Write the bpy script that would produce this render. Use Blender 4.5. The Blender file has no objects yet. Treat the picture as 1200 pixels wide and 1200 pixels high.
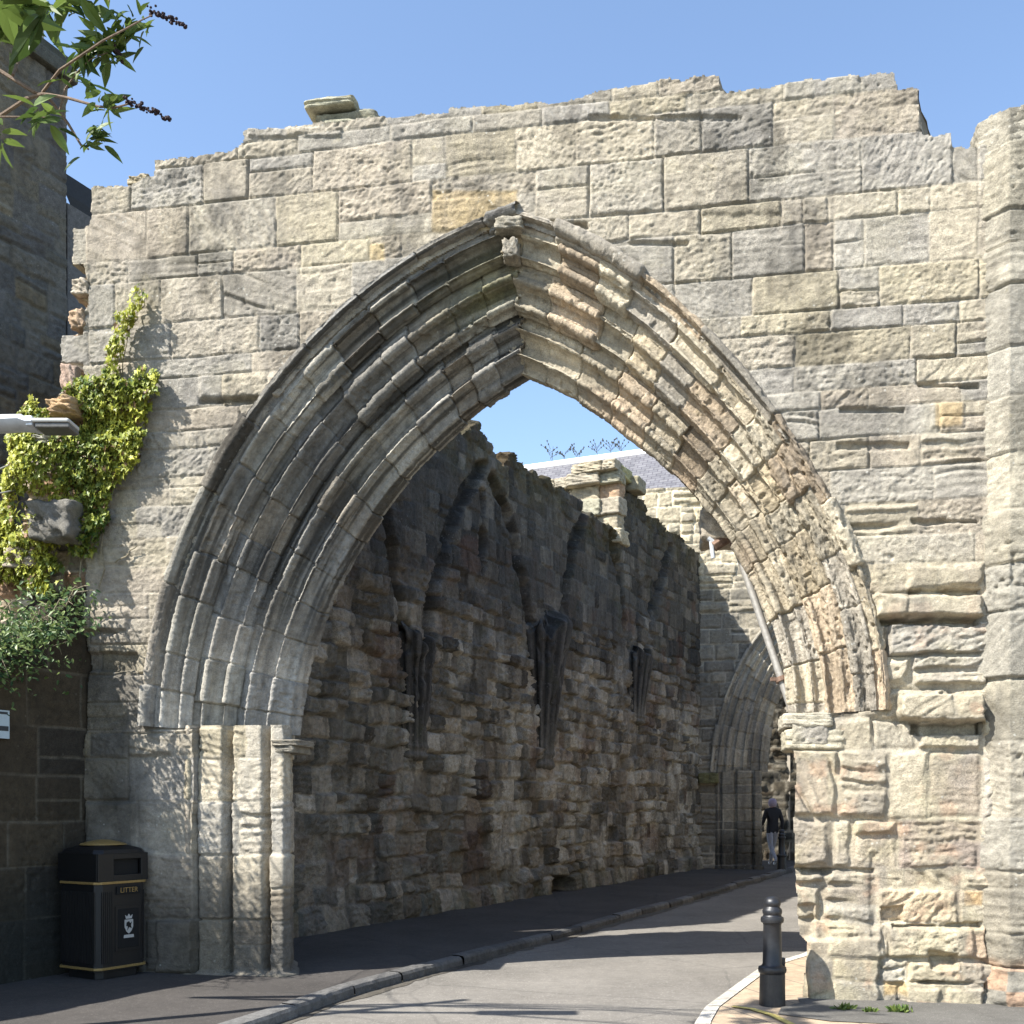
import bpy, bmesh, math, random
import numpy as np
from mathutils import Vector, Matrix

random.seed(7)
SC = bpy.context.scene
COL = SC.collection
F, CX, HY, EYE = 1250.0, 600.0, 947.0, 1.6      # focal (px of a 1200 frame), centre, horizon row, eye height
SUN_AZ, SUN_EL = 60.0, 47.0                      # light travels SUN_AZ degrees right of straight ahead

# ------------------------------------------------------------------ numpy helpers
def hsh(ix, iy, seed):
    ix = ix.astype(np.int64); iy = iy.astype(np.int64)
    h = (ix * 374761393 + iy * 668265263 + seed * 1442695041) & 0xffffffff
    h = ((h ^ (h >> 13)) * 1274126177) & 0xffffffff
    h = ((h ^ (h >> 15)) * 2246822519) & 0xffffffff
    h = h ^ (h >> 13)
    return (h & 0xffffff) / float(0xffffff)

def vn(x, y, seed=0):
    x = np.asarray(x, float); y = np.asarray(y, float)
    x0 = np.floor(x); y0 = np.floor(y)
    fx = x - x0; fy = y - y0
    fx = fx * fx * fx * (fx * (fx * 6 - 15) + 10); fy = fy * fy * fy * (fy * (fy * 6 - 15) + 10)
    a = hsh(x0, y0, seed); b = hsh(x0 + 1, y0, seed); c = hsh(x0, y0 + 1, seed); d = hsh(x0 + 1, y0 + 1, seed)
    return ((a * (1 - fx) + b * fx) * (1 - fy) + (c * (1 - fx) + d * fx) * fy) * 2 - 1

def fbm(x, y, octs=4, seed=0, gain=.5):
    s = 0; a = 1; n = 0
    for o in range(octs):
        s = s + a * vn(x * 2 ** o + 17.3 * o, y * 2 ** o - 9.1 * o, seed + o * 13); n += a; a *= gain
    return s / n

def ss(a, b, x):
    t = np.clip((x - a) / (b - a), 0, 1)
    return t * t * (3 - 2 * t)

def inpoly(x, y, poly):
    x = np.asarray(x, float); y = np.asarray(y, float)
    r = np.zeros(np.broadcast(x, y).shape, bool)
    n = len(poly)
    for i in range(n):
        x1, y1 = poly[i]; x2, y2 = poly[(i + 1) % n]
        if y1 == y2: continue
        c = ((y1 > y) != (y2 > y)) & (x < (x2 - x1) * (y - y1) / (y2 - y1) + x1)
        r ^= c
    return r

# ------------------------------------------------------------------ frames: vertical planes in the place
class Frame:
    def __init__(s, p0, u):
        s.p0 = np.array(p0, float); u = np.array(u, float); s.u = u / np.linalg.norm(u)
        s.n = np.array([-s.u[1], s.u[0]])
        if s.n @ s.p0 < 0: s.n = -s.n            # n points away from the viewer
    def uv(s, px, py, w=0.0):
        px = np.asarray(px, float); py = np.asarray(py, float)
        dx = (px - CX) / F
        t = (w + s.p0 @ s.n) / (dx * s.n[0] + s.n[1])
        u = (t * dx - s.p0[0]) * s.u[0] + (t - s.p0[1]) * s.u[1]
        return u, (HY - py) / F * t + EYE
    def world(s, u, v, w):
        u, v, w = np.broadcast_arrays(np.asarray(u, float), np.asarray(v, float), np.asarray(w, float))
        return np.stack([s.p0[0] + u * s.u[0] + w * s.n[0], s.p0[1] + u * s.u[1] + w * s.n[1], v], -1)
    def px(s, u, v, w=0.0):
        p = s.world(u, v, w)
        return CX + p[..., 0] / p[..., 1] * F, HY - (p[..., 2] - EYE) / p[..., 1] * F

TH = math.radians(9.7)
GATE = Frame((0, 9.1), (math.cos(TH), -math.sin(TH)))
PD = np.array([.4537, .8912])                    # the way the passage runs
INNER = Frame((-2.55, 12.25), PD)
FAR = Frame((4.65, 26.4), (math.cos(TH), -math.sin(TH)))
STREET = Frame((-3.93, 9.74), PD)
SKEW = (PD @ GATE.u) / (PD @ GATE.n)

def at(px, py, Y):
    return Vector(((px - CX) / F * Y, Y, (HY - py) / F * Y + EYE))

# ------------------------------------------------------------------ objects
def tag(o, label=None, cat=None, group=None, kind=None):
    if label: o['label'] = label
    if cat: o['category'] = cat
    if group: o['group'] = group
    if kind: o['kind'] = kind
    return o

def empty(name, loc, label, cat, group=None, rz=0):
    o = bpy.data.objects.new(name, None); COL.objects.link(o)
    o.location = loc; o.rotation_euler = (0, 0, rz); o.empty_display_size = .2
    return tag(o, label, cat, group)

def link(name, me, mat, parent=None, loc=None):
    o = bpy.data.objects.new(name, me); COL.objects.link(o)
    for m in (mat if isinstance(mat, (list, tuple)) else [mat]): me.materials.append(m)
    if parent is not None:
        o.parent = parent
        if loc is None:
            o.matrix_parent_inverse = Matrix.LocRotScale(parent.location, parent.rotation_euler, None).inverted()
    if loc is not None: o.location = loc
    return o

def np_mesh(name, V, Fq, col=None, smooth=True, tri=False):
    me = bpy.data.meshes.new(name)
    k = Fq.shape[1]
    me.vertices.add(len(V)); me.vertices.foreach_set('co', np.ascontiguousarray(V, np.float32).ravel())
    me.loops.add(Fq.size); me.loops.foreach_set('vertex_index', np.ascontiguousarray(Fq, np.int32).ravel())
    me.polygons.add(len(Fq))
    me.polygons.foreach_set('loop_start', np.arange(0, Fq.size, k, dtype=np.int32))
    me.polygons.foreach_set('loop_total', np.full(len(Fq), k, np.int32))
    me.polygons.foreach_set('use_smooth', np.full(len(Fq), smooth, bool))
    if col is not None:
        at_ = me.attributes.new('tint', 'FLOAT_COLOR', 'POINT')
        c4 = np.ones((len(V), 4), np.float32); c4[:, :3] = col
        at_.data.foreach_set('color', c4.ravel())
    me.update(calc_edges=True); me.validate()
    return me

def grid_obj(name, P, mask, col, mat, parent=None, back=None, nb=4, rough=.012, sheet=0):
    """P (n,m,3) height field, mask (n-1,m-1) of cells kept; back: vector that gives the outline its depth"""
    n, m = P.shape[:2]
    idx = np.arange(n * m).reshape(n, m)
    q = np.stack([idx[:-1, :-1], idx[1:, :-1], idx[1:, 1:], idx[:-1, 1:]], -1)
    faces = q[mask]
    V = P.reshape(-1, 3); C = col.reshape(-1, 3)
    if back is not None:
        mp = np.zeros((n + 1, m + 1), bool); mp[1:-1, 1:-1] = mask
        E = []
        for di, dj, a, b in ((-1, 0, 0, 3), (1, 0, 1, 2), (0, -1, 0, 1), (0, 1, 3, 2)):
            nbm = mp[1 + di:n + di, 1 + dj:m + dj]
            sel = mask & ~nbm
            E.append(np.stack([q[..., a][sel], q[..., b][sel]], -1))
        E = np.concatenate(E)
        base = len(V); newV = []; newC = []; newF = []
        bk = np.asarray(back, float)
        for k in range(nb + 1):
            f = k / nb
            pv = V[E]                                        # (e,2,3)
            q0 = pv + bk * f
            if k:
                nz = lambda sd: fbm(pv[..., 0] * 4 + pv[..., 2] * 3.1 + f * 7, pv[..., 2] * 5 - pv[..., 1] * 4 + f * 3, 3, sd)
                q0 = q0 + np.stack([nz(1), nz(2), nz(3)], -1) * rough * (2.2 if k < nb else 1)
            newV.append(q0.reshape(-1, 3))
            newC.append((C[E] * (.9 + .1 * fbm(pv[..., 2] * 6 + f * 9, pv[..., 0] * 5, 2, 8))[..., None]).reshape(-1, 3))
        ne = len(E)
        ar = np.arange(ne) * 2
        for k in range(nb):
            o0 = base + k * ne * 2; o1 = base + (k + 1) * ne * 2
            newF.append(np.stack([o0 + ar, o0 + ar + 1, o1 + ar + 1, o1 + ar], -1))
        V = np.concatenate([V] + newV); C = np.concatenate([C] + newC); faces = np.concatenate([faces] + newF)
        if sheet:
            s = sheet
            Ps = P[::s, ::s] + bk; Cs = col[::s, ::s]
            a, b = Ps.shape[:2]
            cm = np.zeros((a - 1, b - 1), bool)
            for i in range(a - 1):
                sub = mask[i * s:(i + 1) * s]
                k = (sub.shape[1] // s) * s
                cm[i, :k // s] = sub[:, :k].reshape(sub.shape[0], -1, s).all(axis=(0, 2))[:b - 1]
            ii = np.arange(a * b).reshape(a, b) + len(V)
            qq = np.stack([ii[:-1, :-1], ii[1:, :-1], ii[1:, 1:], ii[:-1, 1:]], -1)[cm]
            V = np.concatenate([V, Ps.reshape(-1, 3)]); C = np.concatenate([C, Cs.reshape(-1, 3)]); faces = np.concatenate([faces, qq])
    used = np.unique(faces); remap = np.zeros(len(V), np.int64); remap[used] = np.arange(len(used))
    me = np_mesh(name, V[used], remap[faces], C[used])
    return link(name, me, mat, parent)

# ------------------------------------------------------------------ small mesh accumulator
class MB:
    def __init__(s): s.v = []; s.f = []
    def add(s, vs, fs):
        b = len(s.v); s.v += [tuple(v) for v in vs]; s.f += [tuple(i + b for i in f) for f in fs]
    def box(s, c, d, rz=0.0, m=None):
        x, y, z = d[0] / 2, d[1] / 2, d[2] / 2
        vs = [Vector((i * x, j * y, k * z)) for i in (-1, 1) for j in (-1, 1) for k in (-1, 1)]
        R = m if m is not None else Matrix.Rotation(rz, 3, 'Z')
        s.add([R @ v + Vector(c) for v in vs], [(0, 1, 3, 2), (4, 6, 7, 5), (0, 4, 5, 1), (2, 3, 7, 6), (0, 2, 6, 4), (1, 5, 7, 3)])
    def tube(s, pts, rad, seg=8, cap=True):
        pts = [Vector(p) for p in pts]; n = len(pts)
        rad = rad if isinstance(rad, (list, tuple)) else [rad] * n
        up = Vector((.3, .2, 1)).normalized(); rings = []
        for i in range(n):
            d = (pts[min(i + 1, n - 1)] - pts[max(i - 1, 0)]).normalized()
            a = d.cross(up)
            if a.length < .05: a = d.cross(Vector((1, 0, 0)))
            a.normalize(); b = d.cross(a)
            rings.append([pts[i] + (a * math.cos(2 * math.pi * k / seg) + b * math.sin(2 * math.pi * k / seg)) * rad[i] for k in range(seg)])
        vs = [v for r in rings for v in r]
        fs = [(i * seg + k, i * seg + (k + 1) % seg, (i + 1) * seg + (k + 1) % seg, (i + 1) * seg + k) for i in range(n - 1) for k in range(seg)]
        if cap: fs += [tuple(range(seg))[::-1], tuple((n - 1) * seg + k for k in range(seg))]
        s.add(vs, fs)
    def lathe(s, c, prof, seg=32, m=None):
        c = Vector(c); vs = []; n = len(prof)
        for r, z in prof:
            for k in range(seg):
                v = Vector((r * math.cos(2 * math.pi * k / seg), r * math.sin(2 * math.pi * k / seg), z))
                vs.append((m @ v if m is not None else v) + c)
        fs = [(i * seg + k, i * seg + (k + 1) % seg, (i + 1) * seg + (k + 1) % seg, (i + 1) * seg + k) for i in range(n - 1) for k in range(seg)]
        fs += [tuple(range(seg))[::-1], tuple((n - 1) * seg + k for k in range(seg))]
        s.add(vs, fs)
    def prism(s, poly, z0, z1):
        n = len(poly)
        s.add([(x, y, z0) for x, y in poly] + [(x, y, z1) for x, y in poly],
              [tuple(range(n))[::-1], tuple(range(n, 2 * n))] + [(i, (i + 1) % n, n + (i + 1) % n, n + i) for i in range(n)])
    def build(s, name, mat, parent=None, bevel=0, smooth=False, loc=None, segs=2):
        me = bpy.data.meshes.new(name); me.from_pydata(s.v, [], s.f); me.update()
        bm = bmesh.new(); bm.from_mesh(me)
        bmesh.ops.recalc_face_normals(bm, faces=bm.faces)
        if bevel:
            es = [e for e in bm.edges if len(e.link_faces) == 2 and e.calc_face_angle(0) > .5]
            bmesh.ops.bevel(bm, geom=es, offset=bevel, segments=segs, affect='EDGES', profile=.6, clamp_overlap=True)
        bm.to_mesh(me); bm.free()
        if smooth:
            for p in me.polygons: p.use_smooth = True
            try: me.set_sharp_from_angle(angle=math.radians(38))
            except Exception: pass
        return link(name, me, mat, parent, loc)

def rock_mesh(name, size, seed, col, sub=4, amp=.12):
    """a weathered block: a rounded box with noisy faces"""
    bm = bmesh.new(); bmesh.ops.create_cube(bm, size=2.0)
    bmesh.ops.subdivide_edges(bm, edges=bm.edges, cuts=sub * 3, use_grid_fill=True)
    V = np.array([v.co for v in bm.verts])
    L = np.abs(V)
    p = 13.0
    nrm = (L ** p).sum(1) ** (1 / p)
    V = V / nrm[:, None]
    n1 = fbm(V[:, 0] * 2.1 + V[:, 2] * 1.3 + seed, V[:, 1] * 2.3 - V[:, 2] * 1.7, 4, seed)
    n2 = vn(V[:, 2] * 7 + V[:, 0] * .8, V[:, 1] * .7 + seed, seed + 5)
    n3 = fbm(V[:, 0] * 7 + seed, V[:, 1] * 7 + V[:, 2] * 8, 3, seed + 8)
    V = V * (1 + amp * n1 + .03 * n2 + amp * .25 * n3)[:, None]
    V *= np.array(size) / 2
    for v, c in zip(bm.verts, V): v.co = c
    me = bpy.data.meshes.new(name); bm.to_mesh(me); bm.free()
    a = me.attributes.new('tint', 'FLOAT_COLOR', 'POINT')
    c4 = np.ones((len(V), 4), np.float32); c4[:, :3] = np.array(col)[None] * (1 + .25 * n1 + .1 * n2)[:, None]
    a.data.foreach_set('color', c4.ravel())
    for q in me.polygons: q.use_smooth = True
    return me

def rot_link(name, me, mat, parent, loc, rz=0, ry=0, rx=0):
    o = bpy.data.objects.new(name, me); COL.objects.link(o)
    if not me.materials: me.materials.append(mat)
    o.location = loc; o.rotation_euler = (rx, ry, rz)
    if parent is not None:
        o.parent = parent
        o.matrix_parent_inverse = Matrix.LocRotScale(parent.location, parent.rotation_euler, None).inverted()
    return o

# ------------------------------------------------------------------ materials
def nodes(m):
    m.use_nodes = True; nt = m.node_tree; nt.nodes.clear()
    out = nt.nodes.new('ShaderNodeOutputMaterial'); bs = nt.nodes.new('ShaderNodeBsdfPrincipled')
    nt.links.new(bs.outputs[0], out.inputs[0])
    return nt, bs

def N(nt, t, **kw):
    n = nt.nodes.new('ShaderNode' + t)
    for k, v in kw.items():
        if k in n.inputs: n.inputs[k].default_value = v
        else: setattr(n, k, v)
    return n

def ramp(nt, src, stops):
    r = nt.nodes.new('ShaderNodeValToRGB'); e = r.color_ramp.elements
    while len(e) < len(stops): e.new(.5)
    for i, (p, c) in enumerate(stops):
        e[i].position = p; e[i].color = (c, c, c, 1) if not hasattr(c, '__len__') else (*c, 1)
    nt.links.new(src, r.inputs[0]); return r.outputs[0]

def mixc(nt, fac, a, b, mode='MIX'):
    m = nt.nodes.new('ShaderNodeMix'); m.data_type = 'RGBA'; m.blend_type = mode
    for s, v in ((m.inputs[0], fac), (m.inputs[6], a), (m.inputs[7], b)):
        if hasattr(v, 'is_linked') or hasattr(v, 'node'): nt.links.new(v, s)
        elif hasattr(v, '__len__'): s.default_value = (*v, 1)
        else: s.default_value = v
    return m.outputs[2]

def stone(name, stain=.5, stain_col=(.05, .045, .04), lich=.5, bump=.5, moss=0.0, grain=90):
    m = bpy.data.materials.new(name); nt, bs = nodes(m)
    co = N(nt, 'TexCoord').outputs['Object']
    tint = N(nt, 'Attribute', attribute_name='tint').outputs['Color']
    n1 = N(nt, 'TexNoise', Scale=2.2, Detail=6.0, Roughness=.65); nt.links.new(co, n1.inputs[0])
    n2 = N(nt, 'TexNoise', Scale=grain, Detail=5.0, Roughness=.7); nt.links.new(co, n2.inputs[0])
    n3 = N(nt, 'TexNoise', Scale=14.0, Detail=8.0, Roughness=.7); nt.links.new(co, n3.inputs[0])
    c = mixc(nt, 1.0, tint, ramp(nt, n3.outputs[0], [(.25, .55), (.5, 1.0), (.75, 1.35)]), 'MULTIPLY')
    n9 = N(nt, 'TexNoise', Scale=1.4, Detail=4.0, Roughness=.6); nt.links.new(co, n9.inputs[0])
    c = mixc(nt, ramp(nt, n9.outputs[0], [(.38, .25), (.62, 1.0)]), c, mixc(nt, 1.0, c, ramp(nt, n2.outputs[0], [(.3, .5), (.5, 1.0), (.72, 1.4)]), 'MULTIPLY'))
    # run-off staining, stretched down the wall
    mp = N(nt, 'Mapping'); mp.inputs['Scale'].default_value = (3.2, 3.2, .45); nt.links.new(co, mp.inputs[0])
    n4 = N(nt, 'TexNoise', Scale=1.3, Detail=7.0, Roughness=.65); nt.links.new(mp.outputs[0], n4.inputs[0])
    f = ramp(nt, n4.outputs[0], [(.50, 0.0), (.68, stain)])
    c = mixc(nt, f, c, stain_col)
    f = ramp(nt, n1.outputs[0], [(.52, 0.0), (.72, stain * .7)])
    c = mixc(nt, f, c, tuple(x * 1.6 for x in stain_col))
    # lichen: pale spots and a few ochre ones
    vo = N(nt, 'TexVoronoi', Scale=17.0, Randomness=1.0); nt.links.new(co, vo.inputs[0])
    n5 = N(nt, 'TexNoise', Scale=3.1, Detail=3.0); nt.links.new(co, n5.inputs[0])
    f1 = ramp(nt, vo.outputs['Distance'], [(.10, 1.0), (.21, 0.0)])
    f2 = ramp(nt, n5.outputs[0], [(.53, 0.0), (.66, lich)])
    ml = N(nt, 'Math', operation='MULTIPLY'); nt.links.new(f1, ml.inputs[0]); nt.links.new(f2, ml.inputs[1])
    c = mixc(nt, ml.outputs[0], c, (.55, .54, .48))
    n6 = N(nt, 'TexNoise', Scale=5.3, Detail=6.0, Roughness=.75); nt.links.new(co, n6.inputs[0])
    c = mixc(nt, ramp(nt, n6.outputs[0], [(.63, 0.0), (.75, lich * .5)]), c, (.36, .30, .12))
    if moss:
        n7 = N(nt, 'TexNoise', Scale=1.7, Detail=9.0, Roughness=.7); nt.links.new(co, n7.inputs[0])
        c = mixc(nt, ramp(nt, n7.outputs[0], [(.55, 0.0), (.7, moss)]), c, (.035, .042, .016))
    nt.links.new(c, bs.inputs['Base Color'])
    bs.inputs['Roughness'].default_value = .93; bs.inputs['Specular IOR Level'].default_value = .25
    n8 = N(nt, 'TexNoise', Scale=grain * .42, Detail=4.0, Roughness=.75); nt.links.new(co, n8.inputs[0])
    b0 = N(nt, 'Bump', Strength=min(1.0, bump * 1.2), Distance=.016); nt.links.new(n8.outputs[0], b0.inputs['Height'])
    b1 = N(nt, 'Bump', Strength=min(1.0, bump * 1.5), Distance=.010); nt.links.new(n2.outputs[0], b1.inputs['Height']); nt.links.new(b0.outputs[0], b1.inputs['Normal'])
    b2 = N(nt, 'Bump', Strength=bump, Distance=.035); nt.links.new(n3.outputs[0], b2.inputs['Height'])
    nt.links.new(b1.outputs[0], b2.inputs['Normal']); nt.links.new(b2.outputs[0], bs.inputs['Normal'])
    return m

def plain(name, col, rough=.6, metal=0.0, var=.25, scale=30, bump=.1, spec=.5):
    m = bpy.data.materials.new(name); nt, bs = nodes(m)
    co = N(nt, 'TexCoord').outputs['Object']
    n = N(nt, 'TexNoise', Scale=scale, Detail=6.0, Roughness=.65); nt.links.new(co, n.inputs[0])
    c = mixc(nt, 1.0, col, ramp(nt, n.outputs[0], [(.3, 1 - var), (.5, 1.0), (.7, 1 + var)]), 'MULTIPLY')
    nt.links.new(c, bs.inputs['Base Color'])
    bs.inputs['Roughness'].default_value = rough; bs.inputs['Metallic'].default_value = metal
    bs.inputs['Specular IOR Level'].default_value = spec
    if bump:
        b = N(nt, 'Bump', Strength=bump, Distance=.01); nt.links.new(n.outputs[0], b.inputs['Height']); nt.links.new(b.outputs[0], bs.inputs['Normal'])
    return m

def asphalt(name, base, patch=.25, cracks=0.0):
    m = bpy.data.materials.new(name); nt, bs = nodes(m)
    co = N(nt, 'TexCoord').outputs['Object']
    n1 = N(nt, 'TexNoise', Scale=.8, Detail=8.0, Roughness=.65); nt.links.new(co, n1.inputs[0])
    n2 = N(nt, 'TexNoise', Scale=160.0, Detail=3.0, Roughness=.8); nt.links.new(co, n2.inputs[0])
    vo = N(nt, 'TexVoronoi', Scale=95.0); nt.links.new(co, vo.inputs[0])
    n3 = N(nt, 'TexNoise', Scale=11.0, Detail=6.0, Roughness=.7); nt.links.new(co, n3.inputs[0])
    c = mixc(nt, 1.0, base, ramp(nt, n1.outputs[0], [(.3, 1 - patch), (.7, 1 + patch)]), 'MULTIPLY')
    c = mixc(nt, 1.0, c, ramp(nt, n2.outputs[0], [(.3, .6), (.7, 1.4)]), 'MULTIPLY')
    c = mixc(nt, 1.0, c, ramp(nt, n3.outputs[0], [(.3, .85), (.7, 1.15)]), 'MULTIPLY')
    c = mixc(nt, ramp(nt, vo.outputs['Color'], [(.80, 0.0), (.92, .45)]), c, tuple(min(.5, x * 2.6) for x in base))
    if cracks:
        wn = N(nt, 'TexNoise', Scale=2.0, Detail=5.0); nt.links.new(co, wn.inputs[0])
        wm = mixc(nt, .12, co, wn.outputs['Color'], 'ADD')
        v2 = N(nt, 'TexVoronoi', Scale=.42, feature='DISTANCE_TO_EDGE'); nt.links.new(wm, v2.inputs[0])
        c = mixc(nt, ramp(nt, v2.outputs['Distance'], [(.002, cracks), (.007, 0.0)]), c, (.03, .03, .03))
    nt.links.new(c, bs.inputs['Base Color'])
    bs.inputs['Roughness'].default_value = .9; bs.inputs['Specular IOR Level'].default_value = .3
    b = N(nt, 'Bump', Strength=.6, Distance=.006); nt.links.new(n2.outputs[0], b.inputs['Height']); nt.links.new(b.outputs[0], bs.inputs['Normal'])
    return m

def leafmat(name, rough=.5, trans=.3):
    m = bpy.data.materials.new(name); nt, bs = nodes(m)
    tint = N(nt, 'Attribute', attribute_name='tint').outputs['Color']
    nt.links.new(tint, bs.inputs['Base Color']); bs.inputs['Roughness'].default_value = rough
    bs.inputs['Specular IOR Level'].default_value = .35
    tr = N(nt, 'BsdfTranslucent'); nt.links.new(tint, tr.inputs['Color'])
    mx = N(nt, 'MixShader'); mx.inputs[0].default_value = trans
    nt.links.new(bs.outputs[0], mx.inputs[1]); nt.links.new(tr.outputs[0], mx.inputs[2])
    out = [n for n in nt.nodes if n.type == 'OUTPUT_MATERIAL'][0]; nt.links.new(mx.outputs[0], out.inputs[0])
    return m

M = {}
M['gate'] = stone('weathered_sandstone', stain=.42, stain_col=(.115, .108, .095), lich=.5, bump=.42)
M['arch'] = stone('moulded_sandstone', stain=.55, stain_col=(.055, .05, .045), lich=.3, bump=.45)
M['rubble'] = stone('damp_rubble', stain=.6, stain_col=(.03, .028, .026), lich=.25, bump=.6, moss=.45, grain=60)
M['house'] = stone('house_rubble', stain=.3, stain_col=(.06, .055, .055), lich=.25, bump=.4)
M['ashlar'] = stone('dark_ashlar', stain=.35, stain_col=(.03, .026, .02), lich=.08, bump=.25)
M['slate'] = None
M['road'] = asphalt('road_asphalt', (.165, .152, .133), .22, .25)
M['path'] = asphalt('pavement_asphalt', (.058, .052, .047), .25, .4)
M['kerb'] = stone('kerb_granite', stain=.3, lich=.1, bump=.4)
M['black'] = plain('black_iron_paint', (.012, .013, .016), .42, 0, .3, 40, .25)
M['bin'] = plain('black_moulded_plastic', (.0035, .0035, .004), .5, 0, .3, 120, .1)
def grime(m, col, amt, z0, z1):
    nt = m.node_tree; bs = [n for n in nt.nodes if n.type == 'BSDF_PRINCIPLED'][0]; lk = bs.inputs['Base Color'].links[0].from_socket
    co = N(nt, 'TexCoord').outputs['Object']; n = N(nt, 'TexNoise', Scale=6.0, Detail=9.0, Roughness=.75); nt.links.new(co, n.inputs[0])
    mp = N(nt, 'Mapping'); mp.inputs['Scale'].default_value = (14, 14, 1.2); nt.links.new(co, mp.inputs[0])
    n2 = N(nt, 'TexNoise', Scale=2.0, Detail=6.0, Roughness=.7); nt.links.new(mp.outputs[0], n2.inputs[0])
    g = N(nt, 'NewGeometry'); sx = N(nt, 'SeparateXYZ'); nt.links.new(g.outputs['Position'], sx.inputs[0])
    mr = N(nt, 'MapRange'); nt.links.new(sx.outputs['Z'], mr.inputs[0]); mr.inputs[1].default_value = z1; mr.inputs[2].default_value = z0; mr.inputs[3].default_value = .25; mr.inputs[4].default_value = 1.0
    f = ramp(nt, n.outputs[0], [(.45, 0.0), (.72, amt)]); f2 = ramp(nt, n2.outputs[0], [(.5, 0.0), (.75, amt)])
    a = N(nt, 'Math', operation='MAXIMUM'); nt.links.new(f, a.inputs[0]); nt.links.new(f2, a.inputs[1])
    b = N(nt, 'Math', operation='MULTIPLY'); nt.links.new(a.outputs[0], b.inputs[0]); nt.links.new(mr.outputs[0], b.inputs[1])
    nt.links.new(mixc(nt, b.outputs[0], lk, col), bs.inputs['Base Color'])
grime(M['black'], (.07, .063, .053), .55, .05, .5); grime(M['bin'], (.03, .028, .025), .4, .1, .6)
M['gold'] = plain('gold_band_paint', (.30, .20, .07), .45, .3, .2, 60, .05)
M['bindark'] = plain('bin_black_and_opening_shade', (.002, .002, .002), .8, 0, .1)  # black of the panels; inside the opening it stands for shade
M['white'] = plain('white_enamel', (.42, .42, .40), .45, 0, .08, 20, .03)
M['lamp'] = plain('pale_grey_aluminium', (.55, .57, .6), .4, .2, .12, 15, .03)
M['lampdark'] = plain('lantern_glass_housing', (.10, .095, .085), .35, 0, .3, 40, .05)
M['pole'] = plain('weathered_galvanised_steel', (.26, .245, .22), .55, .25, .25, 25, .15)
M['rust'] = plain('rusted_iron', (.16, .10, .07), .8, .2, .4, 30, .3)
M['wire'] = plain('cable_sheath', (.35, .34, .33), .5, 0, .1)
M['yellow'] = plain('worn_yellow_paint', (.5, .40, .12), .8, 0, .45, 25, .2)
M['sign'] = plain('sign_enamel', (.42, .52, .58), .4, 0, .05)
M['signink'] = plain('sign_ink', (.02, .03, .04), .5, 0, .05)
M['bark'] = plain('shrub_bark', (.16, .11, .075), .85, 0, .35, 60, .4)
M['bark_pale'] = plain('pale_ivy_stem', (.2, .17, .11), .85, 0, .35, 60, .4)
M['seed'] = plain('dry_seed_head', (.022, .010, .012), .9, 0, .5, 80, .3)
M['leaf'] = leafmat('leaf', .45, .3)
M['skin'] = plain('skin', (.5, .33, .27), .55, 0, .08)
M['jacket'] = plain('black_jacket_cloth', (.012, .012, .016), .85, 0, .2)
M['trousers'] = plain('pale_grey_trousers', (.28, .28, .31), .85, 0, .15)
M['shoe'] = plain('white_trainers', (.75, .75, .75), .6, 0, .05)
M['cap'] = plain('lilac_hair_cover', (.30, .25, .32), .8, 0, .1)

# ------------------------------------------------------------------ masonry height field
PAL_GATE = np.array([(.325, .285, .22), (.31, .278, .222), (.335, .292, .218), (.295, .27, .225), (.32, .275, .212), (.35, .308, .235), (.28, .258, .22), (.325, .282, .20)])
def joints_for(u0, u1, lo, hi, rnd):
    j = [u0]
    while j[-1] < u1: j.append(j[-1] + rnd.uniform(lo, hi))
    return j

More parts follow.
